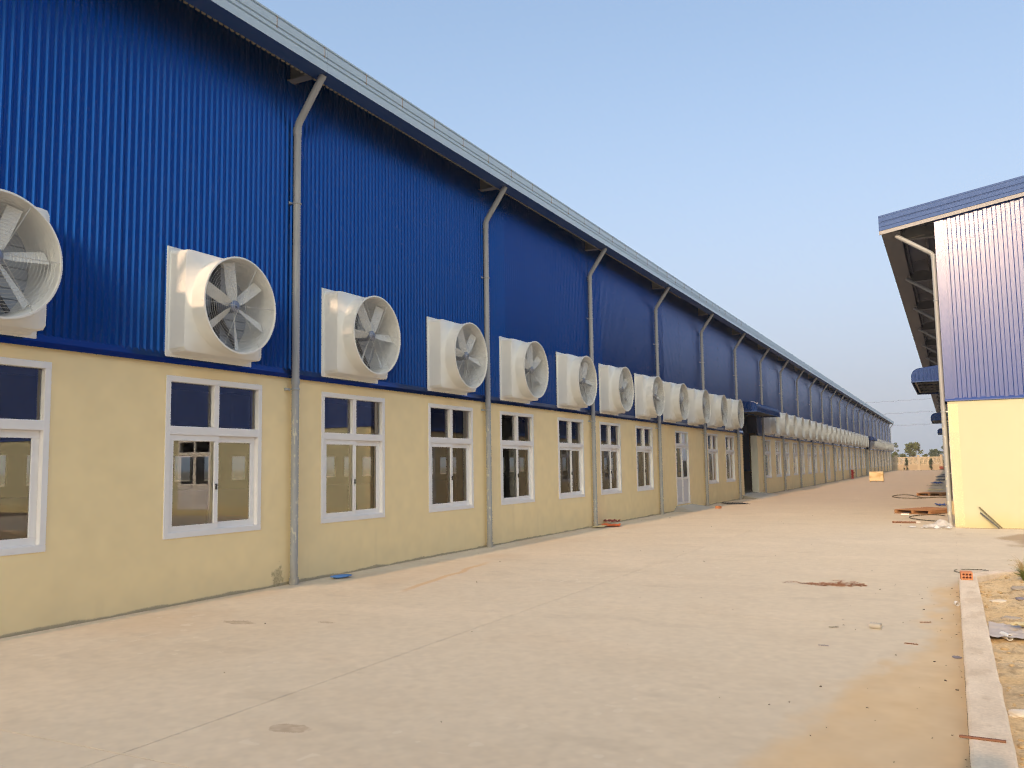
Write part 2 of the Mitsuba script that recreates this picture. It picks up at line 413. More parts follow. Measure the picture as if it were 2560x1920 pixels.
# window, local: o outward, y from its left edge, z up
WW, WZ0, WZ1 = 1.69, 0.83, 2.885
def bar(y0, y1, z0, z1, o0, o1, c=0.004):
    return cbx(o0, o1, y0, y1, z0, z1, c)
def rim(y0, y1, z0, z1, w, o0, o1):
    return cat([bar(y0, y1, z0, z0 + w, o0, o1), bar(y0, y1, z1 - w, z1, o0, o1), bar(y0, y0 + w, z0 + w, z1 - w, o0, o1 - 0.0015), bar(y1 - w, y1, z0 + w, z1 - w, o0, o1 - 0.0015)])
W_frame = cat([rim(0, WW, WZ0, WZ1, 0.075, -0.08, 0.014), bar(0.075, WW - 0.075, 2.135, 2.245, -0.08, 0.0125), bar(0.795, 0.885, 2.245, WZ1 - 0.075, -0.08, 0.010)])
W_sash_a = rim(0.075, 0.905, WZ0 + 0.075, 2.135, 0.075, -0.045, -0.008)
W_sash_b = rim(0.79, WW - 0.075, WZ0 + 0.075, 2.135, 0.085, -0.078, -0.048)
def pane(y0, y1, z0, z1, o):
    return trimesh.Trimesh([[o, y0, z0], [o, y1, z0], [o, y1, z1], [o, y0, z1]], [[0, 1, 2], [0, 2, 3]])
W_panes = [pane(0.075, 0.795, 2.245, WZ1 - 0.075, -0.05), pane(0.885, WW - 0.075, 2.245, WZ1 - 0.075, -0.05),
           pane(0.15, 0.83, WZ0 + 0.15, 2.06, -0.028), pane(0.875, WW - 0.16, WZ0 + 0.16, 2.05, -0.064)]
W_latch = cat([cbx(-0.008, 0.012, 0.85, 0.872, 1.42, 1.50, 0.003), cbx(0.008, 0.02, 0.835, 0.868, 1.475, 1.492, 0.003)])
P_win = {'frame': mikit.ply(W_frame), 'sash_a': mikit.ply(W_sash_a), 'sash_b': mikit.ply(W_sash_b), 'panes': [mikit.ply(m) for m in W_panes], 'latch': mikit.ply(W_latch),
         'far_frame': mikit.ply(cat([W_frame, W_sash_a, W_sash_b])), 'far_pane': mikit.ply(cat(W_panes))}

def window(parent, X0, s, y, detail):
    tw = facade_tw(X0, s, y)
    w = fresh(parent + '__window')
    put(w, P_win['frame'] if detail else P_win['far_frame'], 'm_upvc', tw)
    if detail:
        part(w, 'sash', P_win['sash_a'], 'm_upvc', tw)
        part(w, 'sash', P_win['sash_b'], 'm_upvc', tw)
        for m in P_win['panes']:
            part(w, 'pane', m, 'm_glass', tw)
        part(w, 'latch', P_win['latch'], 'm_black', tw)
    else:
        part(w, 'pane', P_win['far_pane'], 'm_glass', tw)

# double door, local y from its left edge
DW, DZ0, DZ1 = 1.72, 0.20, 2.85
D_frame = cat([bar(0, DW, DZ1 - 0.06, DZ1, -0.08, 0.014), bar(0, 0.06, DZ0, DZ1 - 0.06, -0.08, 0.0125), bar(DW - 0.06, DW, DZ0, DZ1 - 0.06, -0.08, 0.0125),
               bar(0.06, DW - 0.06, 2.30, 2.40, -0.08, 0.011), bar(0.82, 0.90, 2.40, DZ1 - 0.06, -0.08, 0.0095)])
def leaf(y0, y1):
    f = cat([rim(y0, y1, DZ0 + 0.015, 2.295, 0.075, -0.05, -0.004), bar(y0 + 0.075, y1 - 0.075, 1.10, 1.19, -0.05, -0.006)])
    return f, bar(y0 + 0.075, y1 - 0.075, DZ0 + 0.09, 1.10, -0.035, -0.018), pane(y0 + 0.075, y1 - 0.075, 1.19, 2.22, -0.028)
def door(parent, X0, s, y):
    tw = facade_tw(X0, s, y)
    d = fresh(parent + '__door')
    put(d, D_frame, 'm_upvc', tw)
    for y0, y1 in ((0.065, 0.858), (0.862, DW - 0.065)):
        f, p_, gl = leaf(y0, y1)
        part(d, 'leaf', f, 'm_upvc', tw)
        part(d, 'panel', p_, 'm_upvc_panel', tw)
        part(d, 'pane', gl, 'm_glass', tw)
        hy = y0 + 0.01 if y0 < 0.5 else y1 - 0.01
        for z in (0.5, 1.75, 2.1):
            part(d, 'hinge', cbx(-0.004, 0.02, hy - 0.02, hy + 0.02, z - 0.05, z + 0.05, 0.004), 'm_upvc', tw)
    part(d, 'pane', pane(0.06, 0.82, 2.40, DZ1 - 0.06, -0.05), 'm_glass', tw)
    part(d, 'pane', pane(0.90, DW - 0.06, 2.40, DZ1 - 0.06, -0.05), 'm_glass', tw)
    part(d, 'handle', cat([cbx(-0.004, 0.014, 0.875, 0.91, 1.16, 1.36, 0.003), tube([[0.012, 0.892, 1.28], [0.05, 0.892, 1.28], [0.05, 1.0, 1.28]], 0.009)]), 'm_clip', tw)

# downpipe, local y = 0 at its axis
def pipe_mesh(oe, zt, ze, o=0.105, r=0.056):
    return tube(bend((o, 0, 0.0), (o, 0, ze), (oe, 0, zt), 0.09), r, 14)
def collar(o, z, r=0.0635, h=0.09):
    return tube([[o, 0, z - h / 2], [o, 0, z + h / 2]], r, 14)
PIPE_L = mikit.ply(pipe_mesh(0.60, 7.63, 6.93), smooth=40)
PIPE_R = mikit.ply(pipe_mesh(0.95, 7.50, 6.90), smooth=40)
COLS = [mikit.ply(m, smooth=40) for m in (collar(0.105, 2.98), collar(0.105, 6.83, h=0.12), collar(0.105, 0.05, 0.07, 0.1))]
CLAMP = mikit.ply(cat([tube([[0.105 + 0.06 * math.cos(t), 0.06 * math.sin(t), 0] for t in np.linspace(0, 2 * np.pi, 17)[:-1]], 0.012, 6, closed=True),
                       cbx(-0.01, 0.05, -0.11, -0.05, -0.016, 0.016, 0.003), cbx(0.0, 0.03, -0.13, -0.10, -0.02, 0.02, 0.003)]))
def downpipe(parent, X0, s, y, ply_, near):
    tw = facade_tw(X0, s, y)
    p_ = fresh(parent + '__downpipe')
    put(p_, ply_, 'm_pipe', tw)
    for c in COLS:
        part(p_, 'coupling', c, 'm_pipe', tw)
    for z in (2.86, 5.7):
        part(p_, 'bracket', CLAMP, 'm_clip', facade_tw(X0, s, y, z))

# canopy over a gate, local y = 0 at its centre
CW, CP = 5.9, 0.98
def canopy_profile():
    a = [(0.0, 0.50)] + [(o, 0.50 - 0.12 * o) for o in (0.35, 0.70)]
    c = (CP - 0.26, 0.40 - 0.12 * (CP - 0.26) + 0.0)
    z_top = 0.50 - 0.12 * (CP - 0.26)
    for t in np.linspace(math.radians(88), 0, 9):
        a.append((CP - 0.26 + 0.26 * math.cos(t), z_top - 0.26 + 0.26 * math.sin(t)))
    a.append((CP, 0.0))
    return a
def canopy(parent, X0, s, y, z):
    tw = facade_tw(X0, s, y, z)
    pr_ = canopy_profile()
    # ribs run down the slope: notch the sheet slightly every 0.1 m
    ys = []
    for k in range(int(CW / 0.1)):
        y0 = -CW / 2 + k * 0.1
        ys += [(y0, 0), (y0 + 0.05, 0), (y0 + 0.06, 0.012), (y0 + 0.085, 0.012)]
    ys.append((CW / 2, 0))
    n = len(pr_)
    P = np.array(pr_)
    N = np.gradient(P, axis=0); N = np.column_stack([-N[:, 1], N[:, 0]]); N /= np.linalg.norm(N, axis=1, keepdims=True)
    if N[1, 1] < 0: N = -N
    V = np.concatenate([np.column_stack([P[:, 0] + N[:, 0] * d, np.full(n, yy), P[:, 1] + N[:, 1] * d]) for yy, d in ys])
    fs = []
    for i in range(len(ys) - 1):
        for k in range(n - 1):
            a, b, c, d = i * n + k, i * n + k + 1, (i + 1) * n + k + 1, (i + 1) * n + k
            fs += [[a, b, c], [a, c, d]]
    k0 = fresh(parent + '__canopy')
    put(k0, trimesh.Trimesh(V, fs, process=False), 'm_canopy', tw)
    poly = Polygon(pr_ + [(0.0, 0.0)])
    for yy in (-CW / 2 + 0.004, CW / 2 - 0.012):
        m = extr(poly, 0.008)
        v = m.vertices.copy()
        m.vertices = np.column_stack([v[:, 0], v[:, 2] + yy, v[:, 1]])
        ribs = [cbx(o, o + 0.035, yy - 0.010, yy + 0.016, 0.03, (0.45 - 0.12 * o) if o < 0.75 else 0.25, 0.004) for o in np.arange(0.08, CP - 0.08, 0.11)]
        part(k0, 'end_cheek', cat([m] + ribs), 'm_canopy', tw)
    edge = cat([bx(CP - 0.02, CP + 0.016, -CW / 2, CW / 2, -0.03, 0.0), bx(0, CP - 0.02, -CW / 2, -CW / 2 + 0.03, -0.03, 0.0), bx(0, CP - 0.02, CW / 2 - 0.03, CW / 2, -0.03, 0.0)])
    part(k0, 'edge_trim', edge, 'm_blue_trim', tw)
    fr = []
    for yy in np.linspace(-CW / 2 + 0.35, CW / 2 - 0.35, 5):
        fr += [cbx(0, CP - 0.05, yy - 0.03, yy + 0.03, 0.02, 0.09), cbx(0.0, 0.05, yy - 0.03, yy + 0.03, 0.02, 0.42)]
    fr += [cbx(CP - 0.12, CP - 0.06, -CW / 2 + 0.05, CW / 2 - 0.05, 0.03, 0.08), cbx(0.35, 0.41, -CW / 2 + 0.05, CW / 2 - 0.05, 0.09, 0.15)]
    part(k0, 'frame', cat(fr), 'm_galv', tw)
    return k0

def shed(key, X0, s, y_start, y_end, poles, gates, win_bays, door_bays, ov, pipe, zg, wallmat, near_to, depth, back_open):
    """gates: list of (y0, y1); bays named by pole y; ov = eave overhang"""
    wins = [(b + dy) for b in win_bays for dy in ((0.72, 3.82) if b > 5 else (0.475, 3.72))]
    doors = [b + 2.14 for b in door_bays]
    zcl = ZD + 0.02
    # masonry with its openings
    poly = sbox(y_start, -0.4, y_end, ZD)
    holes = [sbox(w + 0.01, WZ0 + 0.01, w + WW - 0.01, WZ1 - 0.01) for w in wins] + [sbox(d + 0.01, DZ0 + 0.005, d + DW - 0.01, DZ1 - 0.01) for d in doors] + [sbox(a, -0.5, b, ZD + 0.1) for a, b in gates]
    wall = mir(yz_slab(poly.difference(unary_union(holes)), -0.22, 0.0), X0, s)
    part(key, 'plaster_wall', wall, 'm_plaster')
    # cladding: one sheet a metre as far as the photo tells them apart, one joined part beyond
    y = y_start
    k = 0
    far = []
    while y < y_end - 1e-6:
        y1 = min(y + 1.0, y_end)
        zb = zcl
        for a, b in gates:
            if y1 > a + 0.2 and y < b - 0.2:
                zb = 4.02
        m = sheet(y + 0.002, y1 + 0.012 if y1 < y_end else y1, zb, ZTOP, 0.012 + (0.004 if k % 2 else 0.0), f=1.0 if y < 16 else (0.6 if y < 22 else (0.35 if y < 28 else (0.12 if y < 47 else 0.05))))
        if y1 <= near_to:
            part(key, 'wall_sheet', mir(m, X0, s), wallmat)
        else:
            far.append(m)
        y = y1
        k += 1
    if far:
        c = part(key, 'far_wall_sheets', mir(cat(far), X0, s), wallmat)
        labels[c] = {'kind': 'stuff'}
    # gate reveals and inner lining
    segs, a0 = [], y_start
    for a, b in gates:
        segs.append((a0, a)); a0 = b
    segs.append((a0, y_end))
    prof = [(0.0, ZD + 0.14), (0.03, ZD + 0.135), (0.058, ZD + 0.05), (0.058, ZD - 0.012), (0.050, ZD - 0.012), (0.050, ZD + 0.004), (0.0, ZD + 0.004)]
    for a, b in segs:
        y = a
        while y < b - 1e-6:
            y1 = min(y + 6.0, b)
            part(key, 'flashing', mir(strip(prof, [y + 0.002, y1 - 0.002]), X0, s), 'm_blue_plain')
            y = y1
    for a, b in gates:
        for yy, sg in ((a, -1), (b, 1)):
            part(key, 'gate_reveal', mir(bx(-0.34, -0.001, yy - sg * 0.007, yy + sg * 0.0, -0.02, ZD - 0.002), X0, s), 'm_plaster_pale')
            part(key, 'gate_post', mir(cbx(-0.5, 0.006, min(yy - sg * 0.0, yy + sg * 0.18), max(yy, yy + sg * 0.18), ZD + 0.146, 4.01), X0, s), 'm_blue_plain')
    for w in wins:
        window(key, X0, s, w, s > 0 and w < 29)
    for d in doors:
        door(key, X0, s, d)
    for p_ in poles:
        downpipe(key, X0, s, p_, pipe, p_ < 40)
    # gutter
    gp_face = [(ov, zg)]
    for a, b in ((0.128, 0.156), (0.206, 0.234), (0.345, 0.372)):
        gp_face += [(ov, zg + a), (ov - 0.028, zg + a + 0.006), (ov - 0.028, zg + b - 0.006), (ov, zg + b)]
    gp_face += [(ov, zg + 0.395), (ov - 0.006, zg + 0.402), (ov - 0.05, zg + 0.425)]
    gw = 0.30 if s > 0 else 0.45
    gp_under = [(ov - gw, zg + 0.36), (ov - gw, zg), (ov - 0.0005, zg)]
    y = y_start - 0.05
    ye = y_end + 0.25
    while y < ye - 1e-6:
        y1 = min(y + 6.0, ye)
        gk = part(key, 'gutter', mir(strip(gp_under, [y, y1 - 0.003]), X0, s), 'm_gutter_under' if s > 0 else 'm_eave')
        part(gk, 'fascia', mir(strip(gp_face, [y, y1 - 0.003]), X0, s), 'm_gutter')
        y = y1
    st = mikit.ply(mir(cat([cbx(ov - 0.01, ov + 0.004, -0.006, 0.006, zg + 0.19, zg + 0.37, 0.002)]), X0, s))
    if s > 0:
        for k in range(40):
            part(key, 'gutter_strap', st, 'm_brown_clip', T().translate([0, y_start + 0.55 + 1.03 * k, 0]))
    if s > 0:   # ends of the roof sheets showing along the inner gutter edge
        ends = cat([bx(ov - gw - 0.03, ov - gw - 0.006, yy, yy + 0.055, zg - 0.012, zg + 0.022) for yy in np.arange(5.0, 30.0, 0.1)])
        labels[part(key, 'roof_sheet_ends', mir(ends, X0, s), 'm_sheet_end')] = {'kind': 'stuff'}
    # rafter tails under the eave
    tail = mikit.ply(mir(cat([bx(0.03, ov - gw - 0.004, -0.16, -0.01, zg - 0.02, zg - 0.004), bx(0.03, ov - gw - 0.004, -0.09, -0.075, zg - 0.004, zg + 0.30), bx(0.03, ov - gw - 0.004, -0.16, -0.01, zg + 0.30, zg + 0.315)]), X0, s))
    for p_ in poles:
        part(key, 'rafter_tail', tail, 'm_galv', T().translate([0, p_ + (0.0 if s > 0 else 0.9), 0]))
    # roof: two slopes, 16 cm purlins only where the eave is open to view
    rs = 0.16
    W = depth
    ze = zg + 0.37
    P = [(ov - 0.06, ze), (-W / 2, ze + rs * (W / 2 + ov)), (-W - ov, ze)]
    for a, b in ((0, 1), (1, 2)):
        m = strip([P[a], P[b]], [y_start - 0.02, y_end + 0.3])
        part(key, 'roof', mir(m, X0, s), 'm_roof' )
    # inside
    part(key, 'floor', mir(bx(-W, -0.23, y_start + 0.2, y_end - 0.2, -0.3, 0.19), X0, s), 'm_floor')
    bw = sbox(y_start, 0.0, y_end, 8.3)
    if back_open:
        hl = [sbox(b + dy, 0.9, b + dy + 1.7, 2.9) for b in np.arange(y_start + 1, y_end - 8, 6.0) for dy in (0.8, 3.8)]
        bw = bw.difference(unary_union(hl))
    part(key, 'back_wall', mir(yz_slab(bw, -W - 0.2, -W), X0, s), 'm_inner')
    def gable(yy, t):
        pl = Polygon([(X0 - s * 0.0, -0.4), (X0 - s * 0.0, ZTOP), (X0 - s * W / 2, ZTOP + rs * W / 2 - 0.05), (X0 - s * W, ZTOP), (X0 - s * W, -0.4)])
        m = extr(pl, t)
        v = m.vertices.copy()
        m.vertices = np.column_stack([v[:, 0], v[:, 2] + yy, v[:, 1]])
        return m
    return gable

XL, XR = -8.755, 0.0
LEFT0, LEFT1 = -2.1, 154.3
polesL = [POLE0 + 6 * k for k in range(-2, 25)]
left = thing('warehouse', 'long blue and cream shed with a row of white exhaust fans, at left', 'warehouse')
gateL = [(41.25, 44.75), (106.9, 110.9)]
winL = [POLE0 + 6 * k for k in (-1, 0, 1, 2, 4, 6, 7, 8, 9, 11, 12, 13, 14, 15, 17, 18, 19, 20, 21, 22, 23)]
gab = shed(left, XL, 1, LEFT0, LEFT1, polesL, gateL, winL, [POLE0 + 18, POLE0 + 60], 0.715, PIPE_L, 7.62, 'm_blue', 46.5, 45.0, True)
part(left, 'end_wall', gab(LEFT0 - 0.01, 0.2), 'm_inner')
part(left, 'end_wall', gab(LEFT1 - 0.2, 0.2), 'm_blue')
for yc in (42.9, 108.9):
    canopy(left, XL, 1, yc, 4.03)
for k in range(-1, 25, 1):   # inner columns
    part(left, 'column', bx(XL - 0.62, XL - 0.3, POLE0 + 6 * k - 0.12, POLE0 + 6 * k + 0.12, 0.19, 8.0), 'm_inner_roof')

RIGHT0, RIGHT1 = 23.95, 150.0
polesR = [24.12 + 6 * k for k in range(21)]
right = thing('warehouse', 'sunlit shed end with pale yellow wall and lilac blue ribbed cladding, at right', 'warehouse')
gateR = [(yc - 1.75, yc + 1.75) for yc in (33.1, 63.1, 93.1)]
winR = [p for p in polesR[:-1] if not any(a - 4 < p + 3 < b + 4 for a, b in gateR) and int(round((p - 24.12) / 6)) not in (0, 4, 9)]
shed(right, XR, -1, RIGHT0, RIGHT1, polesR, gateR, winR, [24.12, 48.12], 1.29, PIPE_R, 7.56, 'm_blue', 0.0, 44.0, False)
for yc in (33.1, 63.1, 93.1):
    canopy(right, XR, -1, yc, 4.17)
# its end wall, facing the camera: local o outward = -y, local y = x
def endw(m):
    q = m.copy(); v = q.vertices.copy()
    q.vertices = np.column_stack([v[:, 1], RIGHT0 - v[:, 0], v[:, 2]])
    return q
RW = 44.0
zroof = lambda x: 7.80 + 0.16 * (x if x < RW / 2 else RW - x)
ew = sbox(0.0, -0.4, RW, 3.11)
eh = [sbox(x + 0.01, WZ0 + 0.01, x + WW - 0.01, WZ1 - 0.01) for x in (12.2, 15.4)] + [sbox(7.51, DZ0 + 0.005, 7.49 + DW, DZ1 - 0.01)]
part(right, 'end_plaster_wall', endw(yz_slab(ew.difference(unary_union(eh)), -0.22, 0.0)), 'm_plaster_end', label='pale yellow sunlit end wall')
y = 0.16
k = 0
farm = []
while y < RW - 0.2:
    m = sheet(y + 0.002, min(y + 1.012, RW - 0.15), 3.13, zroof, 0.014 + (0.0022 if k % 2 else 0), RIB_WIDE, 0.2)
    if y < 9:
        part(right, 'end_wall_sheet', endw(m), 'm_blue_right')
    else:
        farm.append(m)
    y += 1.0; k += 1
labels[part(right, 'far_end_wall_sheets', endw(cat(farm)), 'm_blue_right')] = {'kind': 'stuff'}
part(right, 'corner_trim', cat([cbx(-0.045, 0.165, RIGHT0 - 0.046, RIGHT0 - 0.036, 3.13, 7.83, 0.002), bx(-0.045, -0.037, RIGHT0 - 0.036, RIGHT0 + 0.16, 3.13, 7.80)]), 'm_blue_right')
part(right, 'end_flashing', endw(strip([(0.0, 3.20), (0.03, 3.195), (0.06, 3.135), (0.06, 3.112), (0.0, 3.112)], [-0.055, RW])), 'm_blue_right')
# barge board along the sloping edge, in three ribbed bands
def barge(z0, z1, yf):
    out = []
    for xa, xb in ((-1.33, RW / 2), (RW / 2, RW + 1.33)):
        za, zb = (7.60 + 0.16 * (xa + 1.33) if xa < RW / 2 - 1 else 7.60 + 0.16 * (RW / 2 + 1.33)), (7.60 + 0.16 * (RW / 2 + 1.33) if xb <= RW / 2 else 7.60)
        V = [[xa, yf, za + z0], [xb, yf, zb + z0], [xb, yf, zb + z1], [xa, yf, za + z1]]
        V += [[x, yf + 0.03, z] for x, _, z in V]
        out.append(trimesh.Trimesh(V, [[0, 1, 2], [0, 2, 3], [4, 6, 5], [4, 7, 6], [0, 5, 1], [0, 4, 5], [3, 2, 6], [3, 6, 7], [0, 3, 7], [0, 7, 4], [1, 5, 6], [1, 6, 2]], process=False))
    return cat(out)
YB = RIGHT0 - 0.14
for z0, z1, yf in ((0.0, 0.09, YB), (0.098, 0.20, YB - 0.006), (0.208, 0.225, YB + 0.004), (0.233, 0.345, YB - 0.006), (0.353, 0.40, YB - 0.012)):
    part(right, 'barge_board', barge(z0, z1, yf), 'm_blue_trim')
part(right, 'verge_trim', barge(-0.10, -0.008, YB + 0.004), 'm_galv_bright')
part(right, 'gutter_end', bx(-1.285, -0.845, RIGHT0 - 0.052, RIGHT0 - 0.05, 7.565, 7.93), 'm_galv')
for x in (12.2, 15.4):
    w = fresh(right + '__window')
    tw = T().translate([x, RIGHT0, 0]) @ T().rotate([0, 0, 1], -90) @ T().scale([1, 1, 1])
    put(w, P_win['far_frame'], 'm_upvc', tw @ T().scale([1, 1, 1]))
    part(w, 'pane', P_win['far_pane'], 'm_glass', tw)
gd = fresh(right + '__door')
q = endw(D_frame); q.apply_translation([7.5, 0, 0]); put(gd, q, 'm_upvc')
for y0, y1 in ((0.065, 0.858), (0.862, DW - 0.065)):
    for nm, m, mm in zip(('leaf', 'panel', 'pane'), leaf(y0, y1), ('m_upvc', 'm_upvc_panel', 'm_glass')):
        q = endw(m); q.apply_translation([7.5, 0, 0]); part(gd, nm, q, mm)
# eave lining and purlins of the open eave
for k in range(21):
    part(right, 'eave_sheet', cat([trimesh.Trimesh([[-0.84, RIGHT0 - 0.15 + 6 * k, 7.93], [-0.02, RIGHT0 - 0.15 + 6 * k, 8.06], [-0.02, RIGHT0 + 5.82 + 6 * k, 8.06], [-0.84, RIGHT0 + 5.82 + 6 * k, 7.93]], [[0, 1, 2], [0, 2, 3]])]), 'm_galv')
for x in (-0.78, -0.25):
    part(right, 'purlin', bx(x - 0.03, x + 0.03, RIGHT0 - 0.04, RIGHT1, 7.76 + 0.16 * (x + 0.84), 7.90 + 0.16 * (x + 0.84)), 'm_dark_steel')

# ------------------------------------------------------------------ exhaust fans, local: o outward, y, z about the centre
def rrect(hw, hz, r, ang):
    """distance from the centre to a rounded rectangle along each angle"""
    out = []
    for t in ang:
        c, s_ = abs(math.cos(t)), abs(math.sin(t))
        lo, hi = 0.0, hw + hz
        for _ in range(40):
            m = (lo + hi) / 2
            qx, qz = max(m * c - hw + r, 0), max(m * s_ - hz + r, 0)
            if math.hypot(qx, qz) <= r and m * c <= hw and m * s_ <= hz:
                lo = m
            else:
                hi = m
        out.append(lo)
    return np.array(out)
NA = 96
ANG = np.arange(NA) * 2 * np.pi / NA + 1e-3
circ = np.full(NA, 0.63)
sq0 = rrect(0.715, 0.68, 0.04, ANG)
sq1 = rrect(0.70, 0.665, 0.07, ANG)
sq2 = rrect(0.675, 0.655, 0.06, ANG)
SECT = [(0.030, sq0), (0.045, sq1), (0.09, sq1 * 0.99)]
for t in np.linspace(0, 1, 5):
    SECT.append((0.13 + 0.15 * t, sq1 * 0.985 * (1 - t) + sq2 * t))
for t in np.linspace(0.08, 1, 9):
    e = t
    SECT.append((0.283 + 0.065 * t ** 1.2, sq2 * (1 - e) + circ * e))
SECT += [(0.40, circ), (0.50, circ), (0.545, circ), (0.555, circ * 1.018), (0.572, circ * 1.018), (0.574, circ * 0.985), (0.50, circ * 0.975), (0.32, circ * 0.965), (0.05, circ * 0.965)]
def loft(sec):
    V = np.concatenate([np.column_stack([np.full(NA, o), r * np.cos(ANG), r * np.sin(ANG)]) for o, r in sec])
    fs = []
    for i in range(len(sec) - 1):
        for k in range(NA):
            l = (k + 1) % NA
            fs += [[i * NA + k, i * NA + l, (i + 1) * NA + l], [i * NA + k, (i + 1) * NA + l, (i + 1) * NA + k]]
    return trimesh.Trimesh(V, fs, process=False)
F_house = loft(SECT)
F_flange = cbx(0.012, 0.034, -0.745, 0.745, -0.71, 0.71, 0.006)
F_shut = cat([bx(0.036, 0.042, -0.6, 0.6, -0.6, 0.6)] + [cbx(0.042, 0.060, -0.60, 0.60, z, z + 0.108, 0.006) for z in np.arange(-0.56, 0.55, 0.115)])
def blade():
    n = 9
    V, fs = [], []
    for i, r in enumerate(np.linspace(0.075, 0.575, n)):
        w = 0.042 + 0.032 * min(1, (r - 0.06) / 0.12) * (0.75 + 0.25 * r / 0.575)
        tw_ = math.radians(48 - 22 * r / 0.575)
        for sg in (-1, 1):
            a = sg * w
            for th in (-0.003, 0.003):
                V.append((0.41 + a * math.sin(tw_) + th + 0.02 * (1 - (a / 0.08) ** 2), a * math.cos(tw_), r))
    for i in range(n - 1):
        a = i * 4; b = a + 4
        for q in ((0, 2, 1, 3), ):
            fs += [[a, a + 2, b + 2], [a, b + 2, b], [a + 1, b + 1, b + 3], [a + 1, b + 3, a + 3], [a, b, b + 1], [a, b + 1, a + 1], [a + 2, a + 3, b + 3], [a + 2, b + 3, b + 2]]
    e = (n - 1) * 4
    fs += [[e, e + 2, e + 3], [e, e + 3, e + 1], [0, 1, 3], [0, 3, 2]]
    return trimesh.Trimesh(V, fs, process=False)
B0 = blade()
def rotx(m, a):
    q = m.copy(); q.apply_transform(trimesh.transformations.rotation_matrix(a, [1, 0, 0])); return q
F_hub = cat([tube([[0.20, 0, 0], [0.46, 0, 0], [0.475, 0, 0]], [0.08, 0.08, 0.055], 20), tube([[0.47, 0, 0], [0.50, 0, 0]], 0.02, 10)])
F_blades = cat([rotx(B0, k * np.pi / 3) for k in range(6)])
rings = []
for r in np.arange(0.10, 0.60, 0.036):
    rings.append(tube([[0.555 - 0.02 * (1 - r / 0.6), r * math.cos(t), r * math.sin(t)] for t in np.arange(40) * 2 * np.pi / 40], 0.0019, 4, closed=True))
spk = []
for k in range(6):
    a = k * np.pi / 3 + 0.05
    spk.append(tube([[0.535, 0.05 * math.cos(a), 0.05 * math.sin(a)], [0.56, 0.60 * math.cos(a), 0.60 * math.sin(a)], [0.55, 0.655 * math.cos(a), 0.655 * math.sin(a)]], 0.0036, 5))
F_guard = cat(rings + spk)
F_mount = cat([cbx(0.07, 0.14, -0.05, 0.05, -0.60, 0.60, 0.006), tube([[0.10, 0.0, 0.0], [0.12, 0.36, -0.48]], 0.028, 8)])
F_motor = cat([tube([[0.09, -0.25, -0.34], [0.27, -0.25, -0.34]], 0.085, 14), tube([[0.2, -0.25 + 0.10 * math.cos(t), -0.34 + 0.10 * math.sin(t)] for t in np.arange(12) * np.pi / 6], 0.016, 5, closed=True),
               tube([[0.19, -0.33, -0.30], [0.2, -0.08, 0.03]], 0.01, 5)])
PF = {k: mikit.ply(m, smooth=s_) for k, m, s_ in (('house', F_house, 20), ('flange', F_flange, False), ('shut', F_shut, False), ('blade', B0, False), ('hub', F_hub, 40), ('guard', F_guard, False), ('mount', F_mount, 40), ('motor', F_motor, 40), ('blades', F_blades, False))}
ORD = ['leftmost', 'second', 'third', 'fourth', 'fifth', 'sixth', 'seventh', 'eighth', 'ninth', 'tenth', 'eleventh', 'twelfth']
fan_y = [POLE0 + 6 * k + dy for k in range(-2, 24) if k not in (5, 16) for dy in (0.665 + 0.745, 3.73 + 0.745) if POLE0 + 6 * k + dy > LEFT0 + 0.9]
fan_y = [{5.298: 5.09, 8.363: 8.285}.get(round(y, 3), y) for y in fan_y]
FZ = 3.82
NUM = ['first'] + ORD[1:] + ['thirteenth', 'fourteenth', 'fifteenth', 'sixteenth', 'seventeenth', 'eighteenth', 'nineteenth', 'twentieth']
n_vis = 0
for yc in fan_y:
    if yc < 3.9:
        f = thing('exhaust_fan', f'white exhaust fan on the blue wall out of view to the left, {"nearer" if yc > 0.5 else "farther"} one', 'fan', 'exhaust fans along the long shed')
        near = False
    elif yc < 40:
        w_ = ORD[n_vis] if n_vis < len(ORD) else 'last'
        txt = {0: 'white exhaust fan cut by the left edge of the photo', 1: 'white exhaust fan with sun on its housing, just left of the first drainpipe'}.get(n_vis, f'white exhaust fan on the blue wall, {w_} in the row counted from the left')
        f = thing('exhaust_fan', txt, 'fan', 'exhaust fans along the long shed')
        near = True
        n_vis += 1
    else:
        k1, k2 = [y for y in fan_y if 40 < y < 107].index(yc) if yc < 107 else -1, [y for y in fan_y if y > 107].index(yc) if yc > 107 else -1
        if k1 == 0:
            txt = 'white exhaust fan half under the right end of the first blue gate canopy'
        elif k1 > 0:
            txt = f'white exhaust fan, {NUM[k1]} to the right of the first gate canopy'
        else:
            txt = f'tiny white exhaust fan, {NUM[k2]} beyond the second gate canopy'
        f = thing('exhaust_fan', txt, 'fan', 'far fans between the gate canopies' if yc < 107 else 'farthest fans past the second canopy')
        near = False
    tw = T().translate([XL + 0.02, yc, FZ])
    ro = rng.uniform(0, 60)
    if 7 < yc < 9.5: ro = 8
    part(f, 'flange', PF['flange'], 'm_frp', tw)
    part(f, 'housing', PF['house'], 'm_frp', tw)
    part(f, 'shutter', PF['shut'], 'm_shutter', tw)
    rtw = tw @ T().rotate([1, 0, 0], ro)
    if near:
        for k in range(6):
            part(f, 'blade', PF['blade'], 'm_blade', tw @ T().rotate([1, 0, 0], ro + 60 * k))
        part(f, 'hub', PF['hub'], 'm_hub', tw)
        part(f, 'wire_guard', PF['guard'], 'm_wire', tw)
        part(f, 'mounting_bar', PF['mount'], 'm_dark_steel', tw)
        part(f, 'motor', PF['motor'], 'm_black', tw)
    elif 45 < yc < 75:
        part(f, 'blades', PF['blades'], 'm_blade', rtw)
        part(f, 'hub', PF['hub'], 'm_hub', tw)

